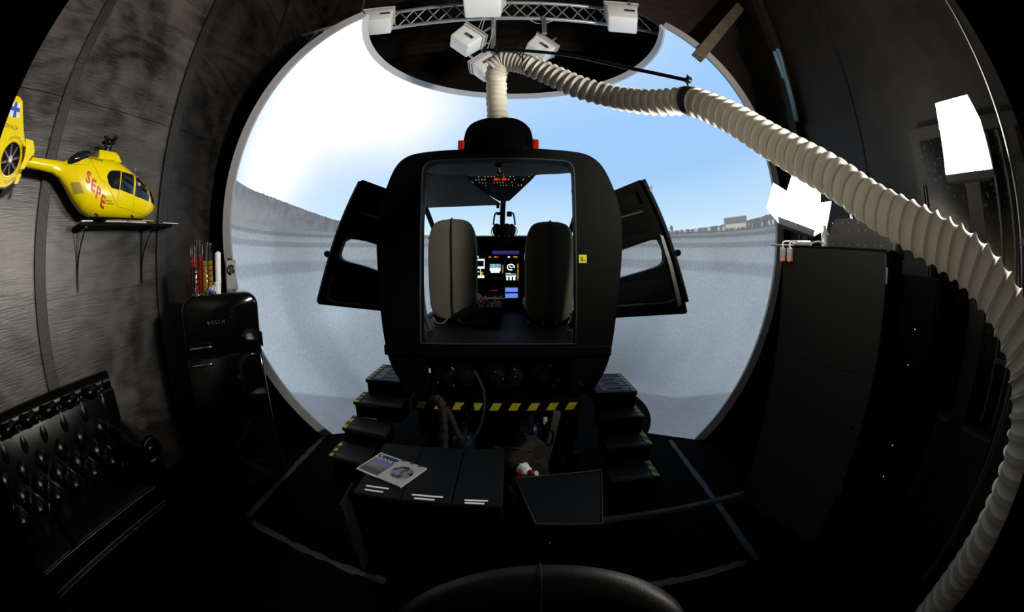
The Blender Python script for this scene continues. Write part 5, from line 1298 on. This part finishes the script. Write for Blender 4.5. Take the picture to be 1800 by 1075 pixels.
# wall arm for the upper lamp, and stick for the lower one
bm = NB(); tube(bm, [(2.585, .56, 2.36), (2.75, .58, 2.34), (2.93, .58, 2.34)], .015, 8); box(bm, (2.92, .53, 2.28), (2.95, .63, 2.40), .004)
attach(finish(bm, 'wall_arm', M['blackmetal']), lamp_a)
bm = NB(); cyl(bm, (2.20, 2.16, 1.76), (2.21, 2.17, 1.92), .012, 8); lathe(bm, [(.09, 0), (.09, .008), (.02, .015)], 20, Matrix.Translation((2.20, 2.16, 1.748)))
attach(finish(bm, 'stand_foot', M['blackmetal']), lamp_b)
bm = NB(); o_ = oncab(.02, .12, .004); obox(bm, (1.78, 1.90, 1.762), (.24, .10, .010), (0, 0, ca), .002)
tag(finish(bm, 'white_tray', M['white']), 'flat white tray lying under the flood lamp on the cabinet', 'tray')

# ------------------------------------------------------------------ glazed door in the right wall
spk = mat('speckled_black_glass', (.004, .004, .004), .18, mix=((.07, .062, .05), 34, (1, 1, 1), .60, .74))
DX = 2.86
def door1():
    root = bpy.data.objects.new('door_1', None); COL.objects.link(root); root['kind'] = 'structure'; root.location = (DX, .6, 0)
    def P(bm, n, m, par=None): bmesh.ops.translate(bm, vec=-root.location, verts=bm.verts[:]); return finish(bm, n, m, par or root)
    bm = NB(); box(bm, (DX-.01, -.55, 0), (DX+.03, 1.22, 2.72)); P(bm, 'door_leaf', M['blackwood'])
    for y0, y1 in ((.72, 1.12), (.22, .56), (-.40, .05)):
        bm = NB(); box(bm, (DX-.016, y0, .80), (DX-.008, y1, 2.62)); P(bm, 'glass_panel', spk)
        bm = NB(); box(bm, (DX-.018, y0, .12), (DX-.008, y1, .72), .004); P(bm, 'lower_panel', M['brownwood'])
        bm = NB(); box(bm, (DX-.03, y0, .74), (DX-.01, y1, .77), .003); P(bm, 'glazing_bar', M['grey'])
    for y in (1.135, 1.165):
        bm = NB(); box(bm, (DX-.035, y-.006, .0), (DX-.01, y+.006, 2.3), .002); P(bm, 'silver_trim', M['grey'])
    bm = NB(); 
    for y in (.385, .255): box(bm, (DX-.05, y-.010, .85), (DX-.03, y+.010, 2.6), .002)
    box(bm, (DX-.055, .255, 1.22), (DX-.03, .385, 1.25), .002); P(bm, 'upright_handle', M['grey'])
door1()
bm = NB(); cyl(bm, (2.36, .155, 0), (2.36, .155, 3.6), .012, 10); cyl(bm, (2.36, .13, 0), (2.36, .13, 3.2), .006, 8); box(bm, (2.345, .12, 1.86), (2.375, .17, 1.90), .004)
tag(finish(bm, 'steel_pole', M['grey'], None, True), 'thin upright steel pole near the right edge behind the duct', 'pole')

# ------------------------------------------------------------------ chair in front
def chair():
    root = empty('leather_chair', 'black leather swivel chair back with centre seam, nearest thing at the bottom', 'chair', loc=(.06, .42, -.012))
    def P(bm, n, m=None, par=None): return finish(bm, n, m or M['chairleather'], par or root, True, 70)
    bm = NB(); rings = []
    for k in range(41):
        x = -.34+.68*k/40; q = 1-abs(x/.345)**2.6; top = .80+.185*max(q, 0)**.5*1.0
        y = .13*(1-(x/.34)**2)
        w_ = .045
        rings.append([Vector((x, y-w_-.03, .45)), Vector((x, y-w_-.02, top-.10)), Vector((x, y-w_, top-.04)), Vector((x, y-.02, top-.005)), Vector((x, y+.02, top)), Vector((x, y+w_, top-.03)), Vector((x, y+w_+.01, top-.12)), Vector((x, y+w_-.01, .45))])
    loft(bm, rings); bk = P(bm, 'backrest')
    bm = NB(); tube(bm, spline([(.0, .058, .86), (0, .078, .94), (0, .11, .981), (0, .15, .985), (0, .176, .953), (0, .186, .87), (0, .18, .6)], 5), .002, 6); P(bm, 'seam', M['seam'], bk)
    bm = NB(); box(bm, (-.27, -.50, .42), (.27, .06, .52), .05, seg=4); P(bm, 'seat_cushion')
    for s in (-1, 1):
        bm = NB(); box(bm, (s*.36-.045, -.34, .64), (s*.36+.045, .02, .70), .028, seg=4); ar = P(bm, 'armrest')
        bm = NB(); tube(bm, [(s*.36, -.05, .65), (s*.34, -.08, .5), (s*.25, -.15, .44)], .014, 8); P(bm, 'arm_post', M['blackmetal'], ar)
    bm = NB(); cyl(bm, (0, -.22, .08), (0, -.22, .42), .03, 14); P(bm, 'gas_column', M['blackmetal'])
    for k in range(5):
        a = 2*pi*k/5+.3; d = Vector((cos(a), sin(a), 0)); c0 = Vector((0, -.22, .10))
        bm = NB(); tube(bm, [c0, c0+d*.28+Vector((0, 0, -.035))], [.028, .016], 8); lg = P(bm, 'base_arm', M['blackmetal'])
        bm = NB(); e = c0+d*.28; cyl(bm, (e.x-.012, e.y, .028), (e.x+.012, e.y, .028), .028, 14); P(bm, 'caster', M['black'], lg)
chair()
